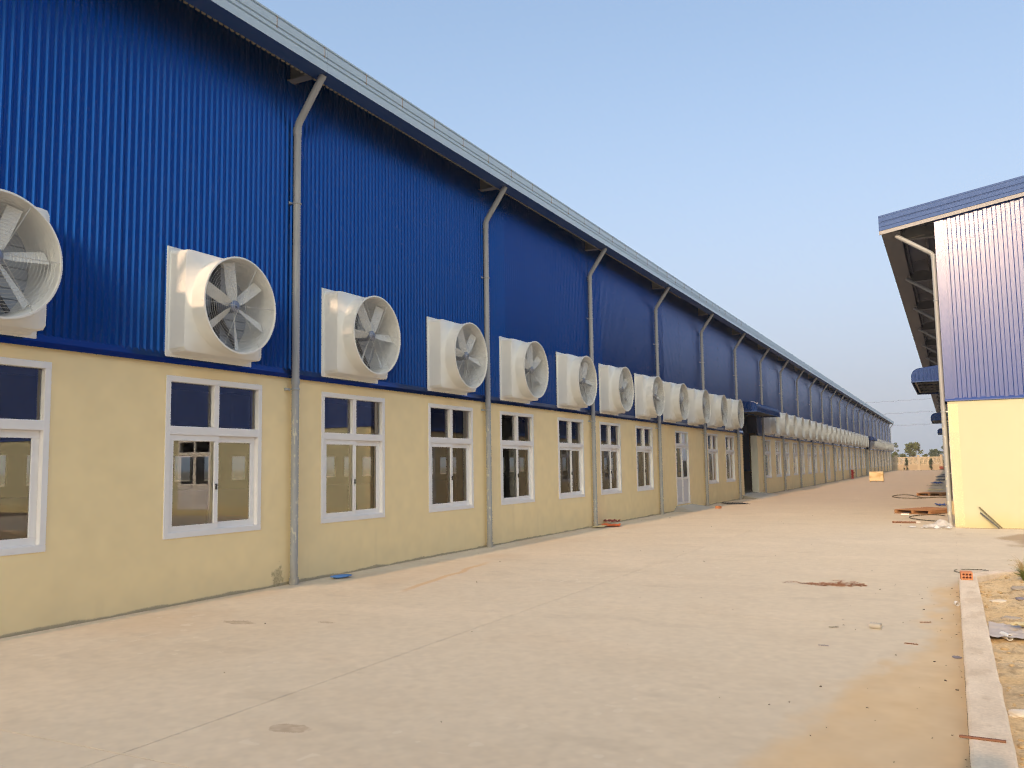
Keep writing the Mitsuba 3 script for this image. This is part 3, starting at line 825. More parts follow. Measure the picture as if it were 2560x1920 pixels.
# aprons in front of the gate and the door
structure('gate_apron', cat([trimesh.convex.convex_hull([[XL - 0.3, 40.9, 0.19], [XL - 0.3, 45.1, 0.19], [XL + 0.05, 40.9, 0.15], [XL + 0.05, 45.1, 0.15], [XL + 0.95, 40.3, 0.004], [XL + 0.95, 45.7, 0.004], [XL - 0.3, 40.9, -0.05], [XL - 0.3, 45.1, -0.05]])]), 'm_apron')
structure('door_apron', trimesh.convex.convex_hull([[XL + 0.003, 29.9, 0.17], [XL + 0.003, 31.95, 0.17], [XL + 0.25, 30.0, 0.14], [XL + 0.25, 31.9, 0.14], [XL + 0.75, 29.5, 0.003], [XL + 0.75, 32.6, 0.003], [XL + 0.003, 29.5, -0.02], [XL + 0.003, 32.6, -0.02]]), 'm_apron')

# ------------------------------------------------------------------ kerb and the dirt beside it
KZ = 0.115
def rough_prism(path, w, z0, z1, seed, step=0.12):
    """kerb: rounded section swept along a path of points (left edge), rough"""
    P = np.array(path, float)
    L = np.r_[0, np.cumsum(np.linalg.norm(np.diff(P, axis=0), axis=1))]
    tt = np.arange(0, L[-1] + step / 2, step)
    C = np.column_stack([np.interp(tt, L, P[:, i]) for i in range(2)])
    d = np.gradient(C, axis=0); d /= np.linalg.norm(d, axis=1, keepdims=True)
    nn = np.column_stack([d[:, 1], -d[:, 0]])
    sec = [(0.0, z0), (0.0, z1 - 0.018), (0.006, z1 - 0.005), (0.02, z1)] + [(w * f, z1) for f in (0.25, 0.5, 0.75)] + [(w - 0.02, z1), (w - 0.006, z1 - 0.005), (w, z1 - 0.018), (w, z0)]
    V, fs = [], []
    n = len(sec)
    for i, (c, m) in enumerate(zip(C, nn)):
        for j, (a, z) in enumerate(sec):
            V.append([c[0] + m[0] * a, c[1] + m[1] * a, z])
    V = np.array(V)
    nz = meshkit.fbm(V * np.array([6.0, 6.0, 6.0]), 3, seed) - 0.5
    V[:, 2] += np.where(V[:, 2] > z0 + 0.02, nz * 0.014, 0)
    V[:, 0] += (meshkit.fbm(V * 4.0 + 9, 3, seed + 4) - 0.5) * 0.014
    for i in range(len(C) - 1):
        for k in range(n - 1):
            a, b, c_, e = i * n + k, i * n + k + 1, (i + 1) * n + k + 1, (i + 1) * n + k
            fs += [[a, c_, b], [a, e, c_]]
    fs += [[0, k, k + 1] for k in range(1, n - 1)]
    o = (len(C) - 1) * n
    fs += [[o, o + k + 1, o + k] for k in range(1, n - 1)]
    return trimesh.Trimesh(V, fs, process=False)
kb = structure('kerb', label='rough pale concrete kerb along the dirt')
part(kb, 'block', rough_prism([(0.0, 1.2), (0.0, 6.8), (0.012, 6.95), (0.0, 7.1), (0.0, 13.3)], 0.217, -0.1, KZ, 5), 'm_kerb')
part(kb, 'block', rough_prism([(0.02, 13.38), (0.35, 13.95), (1.0, 14.55), (2.2, 15.3), (4.0, 15.58), (16, 15.6)], 0.2, -0.1, KZ - 0.02, 8), 'm_kerb')
nx, ny = 150, 260
gx, gy = np.linspace(0.18, 14.0, nx) ** 1.0, np.linspace(0.0, 15.4, ny)
gx = 0.18 + 13.8 * np.linspace(0, 1, nx) ** 2.2
GX, GY = np.meshgrid(gx, gy)
lim = np.interp(GX, [0.2, 0.45, 1.1, 2.2, 4.0, 16], [13.2, 13.75, 14.35, 15.1, 15.4, 15.42])
GY2 = GY / 15.4 * lim
p3 = np.stack([GX, GY2, GX * 0], -1)
GZ = 0.045 + 0.10 * (meshkit.fbm(p3 * 1.3, 4, 2) - 0.4) + 0.075 * (meshkit.fbm(p3 * 6.0, 4, 5) - 0.5) + 0.07 * (meshkit.fbm(p3 * 15.0, 3, 8) - 0.5)
GZ *= np.clip((GX - 0.1) / 0.5, 0.35, 1)
GZ = np.where(GX < 0.225, np.minimum(GZ, 0.08), GZ)
V = np.stack([GX, GY2, GZ], -1).reshape(-1, 3)
idx = np.arange(nx * ny).reshape(ny, nx)
fs = np.concatenate([np.stack([idx[:-1, :-1], idx[:-1, 1:], idx[1:, 1:]], -1).reshape(-1, 3), np.stack([idx[:-1, :-1], idx[1:, 1:], idx[1:, :-1]], -1).reshape(-1, 3)])
structure('dirt_ground', trimesh.Trimesh(V, fs, process=False), 'm_dirt', smooth=True)
def dirt_z(x, y):
    j = np.argmin(np.abs(gx - x)); i = np.argmin(np.abs(GY2[:, j] - y))
    return float(GZ[i, j])

def lump(size, seed, sub=2, amp=0.35):
    m = trimesh.creation.icosphere(subdivisions=sub)
    v = m.vertices.copy()
    v *= (1 + amp * (meshkit.fbm(v * 1.7 + seed * 3.1, 3, seed) - 0.5) * 2)[:, None]
    m.vertices = v * np.array(size)
    return m
def at(m, x, y, z, rz=0.0, ry=0.0, rx=0.0):
    q = m.copy()
    q.apply_transform(trimesh.transformations.euler_matrix(math.radians(rx), math.radians(ry), math.radians(rz)))
    q.apply_translation([x, y, z])
    return q

# pebbles and crumbs
cr = []
for _ in range(320):
    x = 0.25 + 3.2 * rng.random() ** 2; y_ = rng.uniform(3.5, 13.8)
    s_ = rng.choice([0.006, 0.008, 0.012, 0.02]) * rng.uniform(0.7, 1.5)
    cr.append(at(lump((s_ * 1.4, s_, s_ * 0.7), rng.randrange(50), 1), x, y_, dirt_z(x, y_) + s_ * 0.2, rng.uniform(0, 180)))
structure('gravel', cat(cr), 'm_clod', kind='stuff', label='small pale stones strewn in the dirt')
cr = []
for _ in range(60):
    x = -1.3 * rng.random() ** 2; y_ = rng.uniform(4.5, 13.0)
    s_ = rng.choice([0.003, 0.004, 0.007]) * rng.uniform(0.6, 1.3)
    cr.append(at(lump((s_ * 1.5, s_, s_ * 0.7), rng.randrange(50), 1), x - 0.02, y_, s_ * 0.3, rng.uniform(0, 180)))
for _ in range(40):
    x = rng.uniform(-8.6, -0.5); y_ = rng.uniform(4, 30)
    s_ = rng.choice([0.004, 0.006, 0.009]) * rng.uniform(0.6, 1.3)
    cr.append(at(lump((s_ * 1.5, s_, s_ * 0.6), rng.randrange(50), 1), x, y_, s_ * 0.3, rng.uniform(0, 180)))
structure('crumbs', cat(cr), 'm_dark_crumb', kind='stuff', label='dark crumbs scattered over the road')

# hollow bricks
def hollow_brick(L=0.19, W=0.135, Hh=0.095):
    b = m3.Manifold.cube([W, L, Hh], True)
    for i in range(3):
        for j in range(2):
            c = m3.Manifold.cylinder(L + 0.1, 0.0155, 0.0155, 14, True).rotate([90, 0, 0]).translate([(i - 1) * 0.038, 0, (j - 0.5) * 0.038])
            b = b - c
    mm = b.to_mesh()
    return trimesh.Trimesh(mm.vert_properties[:, :3], mm.tri_verts, process=False)
HB = hollow_brick()
one('hollow_brick', at(HB, 0.09, 12.75, KZ + 0.052, 4), 'm_brick', 'orange hollow clay brick with six holes at the end of the kerb', 'brick')
one('hollow_brick', at(HB, -7.75, 31.9, 0.049, 62), 'm_brick', 'orange brick lying on the road near the white door', 'brick')

# things on the kerb and on the sand
rod = cbx(-0.115, 0.115, -0.012, 0.012, -0.006, 0.006, 0.003)
one('rusty_bar', at(rod, 0.066, 5.56, KZ + 0.006, -2), 'm_rust', 'short rusty steel flat bar lying across the kerb', 'steel bar')
def short_pipe(L, r, t=0.004):
    o = tube([[0, 0, 0], [L, 0, 0]], r, 20, caps=False)
    i = tube([[0, 0, 0], [L, 0, 0]], r - t, 20, caps=False); i.faces = i.faces[:, ::-1]
    rg = []
    for x in (0, L):
        a = np.arange(20) * np.pi / 10
        Vv = np.vstack([np.column_stack([np.full(20, x), r * np.cos(a), r * np.sin(a)]), np.column_stack([np.full(20, x), (r - t) * np.cos(a), (r - t) * np.sin(a)])])
        rg.append(trimesh.Trimesh(Vv, [f for k in range(20) for f in ([k, (k + 1) % 20, 20 + (k + 1) % 20], [k, 20 + (k + 1) % 20, 20 + k])], process=False))
    return cat([o, i] + rg)
one('pipe_offcut', at(short_pipe(0.105, 0.030), -0.815, 9.42, 0.030, -12), 'm_pipe', 'short grey pipe offcut on the road left of the kerb', 'pipe', smooth=40)
one('tin_can', at(short_pipe(0.075, 0.024, 0.002), -0.045, 11.25, 0.024, -75), 'm_white_paint', 'small white cup lying against the kerb', 'cup', smooth=40)
one('pipe_offcut', at(short_pipe(0.16, 0.028), 0.325, 9.18, dirt_z(0.33, 9.1) + 0.045, -70), 'm_white_paint', 'white pipe offcut catching the sun on the plastic sheet in the dirt', 'pipe', smooth=40)
one('tie_wire_heap', cat([tube(np.column_stack([np.cumsum(NR.normal(0, 0.028, 14)) * a + cx, np.cumsum(NR.normal(0, 0.02, 14)) + cy, 0.006 + np.abs(np.cumsum(NR.normal(0, 0.004, 14)))]), 0.0032, 4)
     for a, cx, cy in [(1.5, -1.50 + 0.22 * NR.normal(), 12.5 + 0.1 * NR.normal()) for _ in range(26)]] + [at(lump((0.045, 0.04, 0.012), 4, 3), -1.49, 12.5, 0.008)]),
    'm_rust_bright', 'tangle of rusty tie wire on the open road', 'wire')
for (x, y_, L, rz, m, txt, nm) in ((-1.15, 9.33, 0.10, 28, 'm_cable', 'thin dark sliver on the road left of the grey pipe offcut', 'wood_sliver'),
                                   (-1.13, 8.38, 0.09, -4, 'm_slate', 'flat slate-grey strip on the road', 'metal_strip'),
                                   (-0.33, 9.95, 0.11, 18, 'm_rust', 'small dark stick on the sand beside the kerb', 'stick'),
                                   (-0.42, 8.75, 0.12, -8, 'm_rust', 'bent dark stick lying further down the sand', 'stick')):
    one(nm, at(cbx(-L / 2, L / 2, -0.007, 0.007, -0.003, 0.004, 0.002), x, y_, 0.005, rz), m, txt, nm.split('_')[-1])
one('flat_stone', at(lump((0.035, 0.05, 0.008), 7), -0.05, 8.3, 0.006, 20), 'm_slate', 'flat slate-grey stone on the sand beside the kerb', 'stone')
for (x, y_, sz, m, rz, txt) in ((0.43, 11.45, (0.13, 0.05, 0.025), 'm_pale_stone', -16, 'long pale lump of concrete in the dirt'), (0.61, 11.5, (0.05, 0.06, 0.02), 'm_slate', 10, 'dark grey stone right of the long pale lump'),
                                (0.67, 12.35, (0.12, 0.05, 0.03), 'm_grey_stone', -25, 'grey lump of concrete below the grass tuft'), (0.46, 10.35, (0.10, 0.035, 0.022), 'm_grey_stone', -14, 'low grey lump in the middle of the dirt'),
                                (0.34, 6.55, (0.10, 0.07, 0.035), 'm_pale_stone', 12, 'pale sandy lump right of the kerb joint')):
    one('concrete_lump', at(lump(sz, rng.randrange(40), 3), x, y_, dirt_z(x, y_) + sz[2] * 0.4, rz), m, txt, 'stone', smooth=35)
# plastic sheet in the dirt
def crumple(w, l, seed, amp, n=26, hfun=None):
    u, v = np.meshgrid(np.linspace(-0.5, 0.5, n), np.linspace(-0.5, 0.5, n))
    q = np.stack([u * w, v * l, u * 0], -1)
    zz = amp * np.abs(meshkit.fbm(q * 7 + seed, 4, seed) - 0.5) * 2 + amp * 0.5 * meshkit.noise(q * 21 + seed, seed)
    if hfun is not None: zz = zz + hfun(u, v)
    e = 1 + 0.25 * (meshkit.fbm(q * 3.3 + 5 + seed, 3, seed + 2) - 0.5)
    Vv = np.stack([u * w * e, v * l * e, zz], -1).reshape(-1, 3)
    ii = np.arange(n * n).reshape(n, n)
    f = np.concatenate([np.stack([ii[:-1, :-1], ii[:-1, 1:], ii[1:, 1:]], -1).reshape(-1, 3), np.stack([ii[:-1, :-1], ii[1:, 1:], ii[1:, :-1]], -1).reshape(-1, 3)])
    return trimesh.Trimesh(Vv, f, process=False)
one('plastic_sheet', at(crumple(0.62, 0.62, 3, 0.05), 0.52, 9.3, 0.06, -6), 'm_sack', 'greyish plastic sheet half buried in the dirt right of the kerb', 'sheet', smooth=40)
one('paper_sack', at(crumple(0.24, 0.4, 9, 0.08), 0.60, 9.35, 0.10, 30), 'm_sack_warm', 'yellowish crumpled sack glowing on the plastic sheet', 'sack', smooth=40)
# grass tufts
def tuft(n, h, spread, seed):
    r = random.Random(seed); out = []
    for _ in range(n):
        a = r.uniform(0, 2 * math.pi); l = h * r.uniform(0.5, 1.1); s_ = spread * r.uniform(0.3, 1)
        p = np.array([[0.03 * math.cos(a), 0.03 * math.sin(a), 0], [0.5 * s_ * math.cos(a), 0.5 * s_ * math.sin(a), 0.65 * l], [s_ * math.cos(a), s_ * math.sin(a), l * r.uniform(0.55, 1)]])
        out.append(tube(p, [0.004, 0.003, 0.0008], 3, caps=False))
    return cat(out)
one('grass_tuft', at(tuft(90, 0.28, 0.26, 3), 0.84, 13.95, 0.05), 'm_straw', 'dry straw-coloured grass tuft at the back edge of the dirt', 'grass tuft')
one('grass_tuft', at(tuft(150, 0.2, 0.2, 5), 0.80, 13.2, 0.05), 'm_grass', 'green weed tuft at the right edge in front of the dry tuft', 'grass tuft')
# cable loop behind the brick
tt = np.linspace(0, 1, 40)
one('thin_cable', tube(np.column_stack([0.14 + 0.30 * np.cos(tt * 5.6 + 2.6) * (0.6 + 0.4 * tt), 14.6 + 0.28 * np.sin(tt * 5.6 + 2.6), 0.012 + 0.10 * (np.sin(tt * 9) > 0.2) * 0 + 0.006 * np.sin(tt * 11)]), 0.0055, 5), 'm_cable', 'thin grey cable looped behind the six-hole brick', 'cable', smooth=True)

# ------------------------------------------------------------------ beside the right shed
for p0, p1, m, txt in (((0.99, 23.72, 0.02), (0.545, 23.90, 0.50), 'm_steel_olive', 'upper of two steel pipes leaning on the yellow end wall'), ((0.93, 23.66, 0.02), (0.56, 23.90, 0.37), 'm_dark_steel', 'lower of two steel pipes leaning on the yellow end wall')):
    one('steel_pipe', tube([p0, p1], 0.017, 12), m, txt, 'pipe', smooth=40)
one('plastic_film', at(crumple(0.62, 0.6, 5, 0.10, 34, lambda u, v: 0.17 * np.exp(-((u - 0.15) ** 2 + v ** 2) / 0.08)), -0.38, 23.62, 0.0, 8), 'm_film', 'heap of clear crumpled plastic film at the foot of the corner drainpipe', 'plastic film', smooth=50)
for x, y_, sd, w_ in ((-0.95, 23.6, 1, 'leftmost of four along'), (-0.66, 23.45, 2, 'second from left along'), (-0.40, 23.36, 3, 'third from left along'), (-0.15, 23.3, 6, 'rightmost of four along')):
    one('film_scrap', at(crumple(0.17, 0.16, sd, 0.05, 12, lambda u, v: 0.03 * np.exp(-(u * u + v * v) / 0.05)), x, y_, 0.004, sd * 40), 'm_film_white', f'white scrap of plastic, {w_} the front of the film heap', 'plastic scrap', 'plastic scraps by the film heap', smooth=50)
one('steel_bar', cbx(-1.50, -0.92, 25.30, 25.345, 0.003, 0.045, 0.004), 'm_rust', 'brown steel bar on the ground left of the film heap', 'steel bar')
one('bar_sleeve', cbx(-0.918, -0.82, 25.30, 25.345, 0.003, 0.045, 0.004), 'm_white_paint', 'white end piece butting the brown steel bar', 'sleeve')
one('meter_box', cbx(-0.075, -0.003, 24.5, 24.78, 0.28, 0.62, 0.008), 'm_cream', 'small cream box low on the wall behind the corner drainpipe', 'box')
def pallet(L, W, key_label, x, y_, rz, h=0.12):
    t = thing('pallet', key_label, 'pallet')
    tw = T().translate([x, y_, 0.0]) @ T().rotate([0, 0, 1], rz)
    n = 8
    for k in range(n):
        c = -L / 2 + (k + 0.5) * L / n
        part(t, 'deck_board', cbx(c - L / n * 0.40, c + L / n * 0.40, -W / 2, W / 2, h - 0.02, h, 0.003), 'm_pallet', tw)
    for yy in (-W / 2 + 0.05, 0, W / 2 - 0.05):
        part(t, 'stringer', cbx(-L / 2, L / 2, yy - 0.045, yy + 0.045, 0.02, h - 0.021, 0.003), 'm_pallet', tw)
    for k in (-1, 0, 1):
        part(t, 'foot_board', cbx(k * (L / 2 - 0.06) - 0.05, k * (L / 2 - 0.06) + 0.05, -W / 2, W / 2, 0.002, 0.019, 0.003), 'm_pallet', tw)
pallet(1.9, 1.2, 'brown wooden pallet on the road just behind the film heap', -0.72, 30.4, 62, 0.13)
pallet(1.6, 1.1, 'brown wooden pallet further along the right shed behind the looped cable', -0.80, 45.2, 75, 0.14)
one('wood_offcut', cbx(-1.46, -1.23, 28.9, 28.95, 0.004, 0.055, 0.004), 'm_white_paint', 'pale sunlit batten end in front of the nearer pallet', 'batten')
def loop(pts, r, n=60):
    P = np.array(pts, float); t = np.linspace(0, 1, len(P)); q = np.linspace(0, 1, n)
    from scipy.interpolate import CubicSpline
    return tube(CubicSpline(t, P)(q), r, 6)
one('hose', loop([(-0.30, 42.2, 0.02), (-1.0, 42.0, 0.02), (-1.7, 41.3, 0.02), (-2.5, 43.3, 0.02), (-2.0, 45.6, 0.02), (-1.35, 42.6, 0.025), (-0.8, 42.2, 0.02), (-0.2, 42.6, 0.02)], 0.022), 'm_cable_dust', 'dusty hose looped out across the road from the right shed', 'hose', smooth=True)
one('hose', loop([(-0.25, 28.5, 0.015), (-0.8, 29.0, 0.015), (-1.18, 27.8, 0.015), (-0.85, 26.6, 0.015), (-0.3, 26.0, 0.015)], 0.014), 'm_cable', 'short dark hose bent round in front of the nearer pallet', 'hose', smooth=True)
one('blue_cloth', at(crumple(0.3, 0.5, 4, 0.10), -0.42, 34.9, 0.01, 10), 'm_blue_cloth', 'blue crumpled sheet beside the right shed between the pallets', 'cloth', smooth=40)
one('blue_cloth', at(crumple(0.5, 0.8, 7, 0.16), -0.95, 66.5, 0.01, 30), 'm_blue_cloth', 'blue crumpled sheet on the shaded ground far along the right shed', 'cloth', smooth=40)
one('plank', cbx(-1.5, -0.6, 62.1, 62.3, 0.003, 0.06, 0.004), 'm_grey_stone', 'grey plank in the shade in front of the far blue sheet', 'plank')
one('plank', cbx(-1.25, -0.5, 52.9, 53.1, 0.003, 0.05, 0.004), 'm_cream', 'pale plank at the edge of the shade behind the second pallet', 'plank')
for i, (x, y_) in enumerate(((-0.7, 78.0), (-0.9, 92.0), (-0.55, 104.0))):
    one('debris_pile', at(lump((0.45, 0.5, 0.10), 20 + i, 3), x, y_, 0.05, 30 * i), 'm_dark_steel', ['dark heap in the shade along the right shed, nearest of three', 'dark heap in the shade along the right shed, middle of three', 'dark heap in the shade along the right shed, farthest of three'][i], 'debris')

# ------------------------------------------------------------------ beside the left shed
one('blue_rope', cat([tube([[-8.44 + (0.04 + 0.012 * k) * math.cos(t * 1.9 + k), 10.72 + (0.10 + 0.012 * k) * math.sin(t * 2 + k), 0.012 + 0.004 * k] for t in np.arange(18) * np.pi / 9], 0.008, 5, closed=True) for k in range(7)]), 'm_blue_rope', 'small coil of blue rope at the foot of the wall right of the first drainpipe', 'rope', smooth=True)
sk = thing('sack_heap', 'orange and red-brown plastic sacks by the foot of the third drainpipe', 'sacks')
part(sk, 'orange_sack', at(crumple(0.5, 0.7, 2, 0.07), -8.36, 22.25, 0.01, 20), 'm_orange', smooth=40)
part(sk, 'brown_sack', at(crumple(0.3, 0.5, 6, 0.10), -8.52, 22.75, 0.08, 60), 'm_red_brown', smooth=40)
part(sk, 'cream_sack', at(crumple(0.34, 0.6, 8, 0.06), -8.50, 21.75, 0.01, 10), 'm_cream', smooth=40)
one('steel_plate', at(cbx(-0.45, 0.45, -0.62, 0.62, -0.006, 0.006, 0.003), -8.02, 35.85, 0.02, 28, 1.5), 'm_black', 'dark steel plate lying on the ground before the gate', 'plate')
cr_ = thing('plywood_crate', 'yellow plywood crate standing alone on the road far down the yard', 'crate')
cy0 = 75.2
part(cr_, 'front_panel', cbx(-5.97, -4.92, cy0, cy0 + 0.018, 0.05, 0.78, 0.003), 'm_plywood')
part(cr_, 'back_panel', cbx(-5.97, -4.92, cy0 + 0.7, cy0 + 0.718, 0.05, 0.78, 0.003), 'm_plywood')
for x in (-5.97, -4.938):
    part(cr_, 'side_panel', cbx(x, x + 0.018, cy0 + 0.02, cy0 + 0.698, 0.05, 0.78, 0.003), 'm_plywood')
part(cr_, 'lid', cbx(-5.98, -4.91, cy0 - 0.01, cy0 + 0.73, 0.782, 0.80, 0.003), 'm_plywood')
for x in (-5.95, -5.5, -5.03):
    part(cr_, 'skid', cbx(x, x + 0.09, cy0, cy0 + 0.71, 0.0, 0.048, 0.003), 'm_pallet')
hy = thing('fire_hydrant', 'red fire hydrant post against the far part of the long wall', 'hydrant')
part(hy, 'barrel', tube([[-8.45, 87.9, 0], [-8.45, 87.9, 0.04], [-8.45, 87.9, 0.041], [-8.45, 87.9, 0.7], [-8.45, 87.9, 0.78], [-8.45, 87.9, 0.86]], [0.17, 0.17, 0.11, 0.11, 0.13, 0.04], 14), 'm_red', smooth=40)
part(hy, 'outlet', tube([[-8.45, 87.9, 0.55], [-8.25, 87.9, 0.55]], 0.055, 12), 'm_red', smooth=40)
part(hy, 'outlet', tube([[-8.45, 87.9, 0.55], [-8.45, 87.7, 0.55]], 0.055, 12), 'm_red', smooth=40)
sc = part(left, 'torn_film', at(crumple(0.3, 0.45, 3, 0.07, 14), XL + 0.80, 40.25, 4.40, 15, 22), 'm_film_white', smooth=40)

# ------------------------------------------------------------------ far boundary
fe = thing('boundary_fence', 'cream boundary fence with pickets and square posts across the end of the yard', 'fence')
FX = [-4.82 + 3.42 * k for k in range(-9, 13)]
for x in FX:
    part(fe, 'post', cbx(x - 0.2, x + 0.2, FY0 - 0.2, FY0 + 0.2, -0.2, 2.42, 0.02), 'm_fence')
    part(fe, 'post_cap', cbx(x - 0.25, x + 0.25, FY0 - 0.25, FY0 + 0.25, 2.421, 2.52, 0.02), 'm_fence')
for a, b in zip(FX[:-1], FX[1:]):
    part(fe, 'base_wall', bx(a + 0.2, b - 0.2, FY0 - 0.1, FY0 + 0.1, -0.2, 0.86), 'm_fence_base')
    part(fe, 'rail', cat([bx(a + 0.2, b - 0.2, FY0 - 0.12, FY0 + 0.12, 0.862, 0.96), bx(a + 0.2, b - 0.2, FY0 - 0.1, FY0 + 0.1, 2.05, 2.2)]), 'm_fence')
pk = [bx(x - 0.075, x + 0.075, FY0 - 0.05, FY0 + 0.05, 0.96, 2.05) for a, b in zip(FX[:-1], FX[1:]) for x in np.linspace(a + 0.35, b - 0.35, 15)]
labels[part(fe, 'pickets', cat(pk), 'm_fence')] = {'kind': 'stuff'}

def leaves(centres, radii, n, size, seed):
    r = np.random.default_rng(seed)
    V, fs = [], []
    for c, rad, m in zip(centres, radii, n):
        d = r.normal(size=(m, 3)); d /= np.linalg.norm(d, axis=1, keepdims=True)
        p = np.array(c) + d * np.array(rad) * (r.random((m, 1)) ** 0.4)
        a = r.normal(size=(m, 3)); a /= np.linalg.norm(a, axis=1, keepdims=True)
        b = np.cross(a, r.normal(size=(m, 3))); b /= np.linalg.norm(b, axis=1, keepdims=True)
        s_ = size * r.uniform(0.5, 1.3, (m, 1))
        o = len(V) * 4
        for q0, aa, bb, ss in zip(p, a, b, s_):
            k = len(V)
            V.append([q0 - aa * ss, q0 + bb * ss * 0.5, q0 + aa * ss, q0 - bb * ss * 0.5])
    k = len(V)
    V = np.array(V).reshape(-1, 3)
    i = np.arange(k) * 4
    return trimesh.Trimesh(V, np.concatenate([np.stack([i, i + 1, i + 2], 1), np.stack([i, i + 2, i + 3], 1)]), process=False)
def tree(name, label, x, y_, h, w, n_cl, seed, m, size, trunk=0.35, cate='tree', narrow=1.0):
    r = random.Random(seed)
    t = thing(name, label, cate)
    cs, rs = [], []
    for _ in range(n_cl):
        a, f = r.uniform(0, 2 * math.pi), r.random()
        z = h * (trunk + (1 - trunk) * r.random() ** 0.8)
        q = w * (1 - 0.75 * ((z / h - trunk) / (1 - trunk))) * math.sqrt(r.random()) * narrow
        cs.append((x + q * math.cos(a), y_ + q * math.sin(a), z * 0.94))
        k = r.uniform(0.16, 0.30) * w
        rs.append((k, k, k * 0.7))
    part(t, 'crown', leaves(cs, rs, [int(2600 / n_cl)] * n_cl, size, seed), m)
    tr = [tube([[x, y_, -0.1], [x + 0.05, y_, h * 0.4], [x, y_, h * 0.8]], [0.05 * h * 0.5 + 0.03, 0.03 * h * 0.5, 0.01], 7)]
    for c in cs[:7]:
        tr.append(tube([[x, y_, h * 0.32], [(x + c[0]) / 2, (y_ + c[1]) / 2, (h * 0.32 + c[2]) / 2 + 0.1], list(c)], [0.05, 0.03, 0.01], 5))
    part(t, 'trunk', cat(tr), 'm_bark')
def px(x, y, Y):
    """where the ray of a photo pixel meets the plane y = Y"""
    rr = math.cos(ROLL) * r0 + math.sin(ROLL) * u0
    d = fw + rr * (x - 1280) / F - up * (y - 960) / F
    return float(d[0] * Y / d[1]), float(H + d[2] * Y / d[1])
tree('tree', 'broad olive-green tree rising behind the boundary fence', -7.7, 215, 5.6, 3.3, 34, 4, 'm_leaf_olive', 0.22, 0.08)
tree('shrub', 'low olive bush at the left foot of the broad tree, behind the fence', -11.6, 214, 3.4, 2.2, 16, 31, 'm_leaf_olive', 0.2, 0.05, 'shrub')
tree('shrub', 'low bush at the right foot of the broad tree, behind the fence', -4.9, 216, 3.2, 2.0, 16, 33, 'm_leaf_olive', 0.2, 0.05, 'shrub')
tree('tree', 'slim wispy tree standing left of the broad tree beyond the fence', -13.6, 260, 7.0, 1.5, 12, 9, 'm_leaf_far', 0.22, 0.35)
tree('tree', 'hazy low trees at the far corner of the long shed', -20.0, 290, 6.0, 3.4, 18, 12, 'm_leaf_far', 0.28, 0.25)
tree('tree', 'low green trees right of the broad tree, behind the fence', -3.6, 240, 4.6, 2.6, 22, 15, 'm_leaf_dark', 0.22, 0.2)
tree('tree', 'hazy treetop just left of the corner drainpipe, behind the fence', -1.2, 300, 6.0, 3.2, 18, 17, 'm_leaf_far', 0.26, 0.2)
tree('shrub', 'narrow dark shrub at the fence left of its middle post', -6.65, 157.2, 2.1, 0.42, 14, 21, 'm_leaf_dark', 0.10, 0.1, 'shrub')
tree('shrub', 'narrow dark shrub at the fence right of its middle post', -2.95, 157.2, 2.05, 0.45, 14, 23, 'm_leaf_dark', 0.10, 0.1, 'shrub')
one('sign_board', cat([cbx(-1.75, -1.15, 156.4, 156.45, 0.15, 0.6, 0.01), bx(-1.7, -1.66, 156.46, 156.5, -0.1, 0.8), bx(-1.24, -1.2, 156.46, 156.5, -0.1, 0.6)]), 'm_red_brown', 'small orange-red board at the foot of the far fence post', 'board')
for i, zz in enumerate((13.2, 17.4, 21.6)):
    one('power_line', tube(np.column_stack([np.linspace(-120, 60, 40), np.linspace(330, 310, 40), zz + 3 * ((np.linspace(-120, 60, 40) + 30) / 90) ** 2 + np.linspace(-0.5, 0.5, 40)]), 0.035, 4), 'm_dark_steel',
        ['lowest of three thin power lines across the sky beyond the fence', 'middle of three thin power lines across the sky beyond the fence', 'topmost of three thin power lines across the sky beyond the fence'][i], 'power line')

# ------------------------------------------------------------------ the photographer, standing on the kerb; only the shadow falls into view
def body(bones, edge, seed=0):
    """bones: (p0, r0, p1, r1) capsules joined into one smooth skin"""
    out = m3.Manifold()
    for p0, r_0, p1, r_1 in bones:
        hs = [m3.Manifold.sphere(r, 20).translate(list(map(float, p))) for p, r in ((p0, r_0), (p1, r_1))]
        out = out + m3.Manifold.batch_hull(hs)
    q = out.refine_to_length(edge).to_mesh()
    m = trimesh.Trimesh(q.vert_properties[:, :3], q.tri_verts, process=True)
    trimesh.smoothing.filter_taubin(m, iterations=12)
    return m
PX, PY, PG = 0.06, -0.42, KZ
ph = thing('person', 'photographer in dark clothes standing on the kerb behind the camera, arms raised to a phone', 'person')
J = lambda x, y, z: (PX + x, PY + y, PG + z)
legs = []
for sg in (-1, 1):
    legs += [(J(0.09 * sg, 0, 0.86), 0.095, J(0.10 * sg, 0.02, 0.47), 0.062), (J(0.10 * sg, 0.02, 0.47), 0.062, J(0.10 * sg, -0.02, 0.09), 0.042), (J(0.10 * sg, -0.03, 0.05), 0.042, J(0.12 * sg, 0.13, 0.035), 0.035)]
torso = [(J(-0.07, 0, 0.92), 0.115, J(0.07, 0, 0.92), 0.115), (J(-0.06, 0, 0.95), 0.11, J(-0.09, 0, 1.28), 0.10), (J(0.06, 0, 0.95), 0.11, J(0.09, 0, 1.28), 0.10), (J(-0.15, 0, 1.36), 0.055, J(0.15, 0, 1.36), 0.055), (J(0, 0, 1.34), 0.06, J(0, 0.015, 1.45), 0.052)]
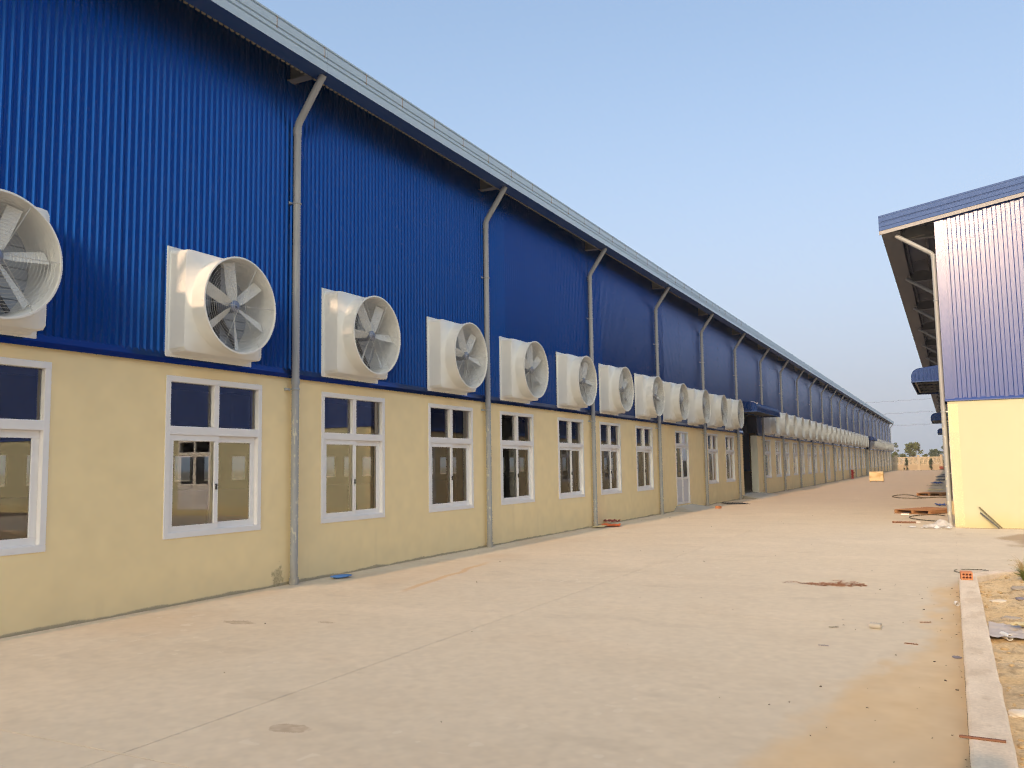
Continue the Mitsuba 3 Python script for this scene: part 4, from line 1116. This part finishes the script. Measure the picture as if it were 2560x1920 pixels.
head = [(J(0, 0.0, 1.58), 0.088, J(0, 0.03, 1.545), 0.078), (J(0, 0.04, 1.50), 0.055, J(0, 0.055, 1.475), 0.042), (J(0, 0.115, 1.545), 0.012, J(0, 0.118, 1.525), 0.015), (J(-0.082, 0.01, 1.55), 0.018, J(-0.084, 0.005, 1.53), 0.014), (J(0.082, 0.01, 1.55), 0.018, J(0.084, 0.005, 1.53), 0.014)]
arms, hands = [], []
for sg in (-1, 1):
    sh, el, wr = J(0.17 * sg, 0, 1.35), J(0.24 * sg, 0.16, 1.17), J(0.105 * sg, 0.30, 1.44)
    arms += [(sh, 0.056, el, 0.042), (el, 0.042, wr, 0.028)]
    pm = J(0.085 * sg, 0.345, 1.51)
    hands += [(wr, 0.027, pm, 0.03)]
    for k, (dz, L) in enumerate(((-0.028, 0.052), (-0.009, 0.066), (0.011, 0.070), (0.030, 0.062))):
        k0 = J(0.088 * sg, 0.362, 1.525 + dz); k1 = J(0.078 * sg, 0.392, 1.53 + dz); k2 = J((0.078 - L * 0.6) * sg, 0.398, 1.533 + dz)
        hands += [(k0, 0.0095, k1, 0.009), (k1, 0.009, k2, 0.0075)]
    hands += [(J(0.085 * sg, 0.345, 1.50), 0.012, J(0.070 * sg, 0.352, 1.545), 0.010), (J(0.070 * sg, 0.352, 1.545), 0.010, J(0.05 * sg, 0.357, 1.565), 0.0085)]
part(ph, 'skin', body(torso[-1:] + head + hands + [(arms[1][0], 0.03, arms[1][2], 0.027), (arms[3][0], 0.03, arms[3][2], 0.027)] + [(torso[3][0], 0.03, torso[3][2], 0.03), (arms[0][0], 0.03, arms[0][2], 0.03), (arms[2][0], 0.03, arms[2][2], 0.03), (torso[3][0], 0.03, arms[0][0], 0.03), (torso[3][2], 0.03, arms[2][0], 0.03), (J(0, 0, 1.38), 0.03, J(0, 0, 1.34), 0.03)], 0.012), 'm_skin', smooth=True)
part(ph, 'shirt', body(torso[:4] + arms, 0.02), 'm_shirt', smooth=True)
part(ph, 'trousers', body(legs[:2] + legs[3:5] + [(J(-0.08, 0, 0.90), 0.10, J(0.08, 0, 0.90), 0.10)], 0.02), 'm_trousers', smooth=True)
for k in (2, 5):
    part(ph, 'shoe', body([legs[k]], 0.012), 'm_black', smooth=True)
part(ph, 'hair', body([(J(0, -0.015, 1.60), 0.094, J(0, -0.03, 1.56), 0.090)], 0.012), 'm_black', smooth=True)
for sg in (-1, 1):
    part(ph, 'eye', at(lump((0.012, 0.009, 0.010), 1, 2, 0.0), *J(0.032 * sg, 0.104, 1.556)), 'm_white_paint', smooth=True)
one('phone', cbx(PX - 0.078, PX + 0.078, PY + 0.366, PY + 0.374, PG + 1.495, PG + 1.572, 0.002), 'm_black', 'dark phone held up sideways in both hands of the photographer', 'phone')

# ------------------------------------------------------------------ dusty air
scene['dusty_air'] = {'type': 'homogeneous', 'albedo': {'type': 'rgb', 'value': [0.95, 0.95, 0.95]}, 'sigma_t': 0.0005}
scene['haze'] = {'type': 'cube', 'to_world': T().translate([-15, 120, 11]) @ T().scale([140, 300, 14]), 'bsdf': {'type': 'null'}, 'interior': {'type': 'ref', 'id': 'dusty_air'}}
labels['haze'] = {'kind': 'stuff'}
scene['camera']['medium'] = {'type': 'ref', 'id': 'dusty_air'}
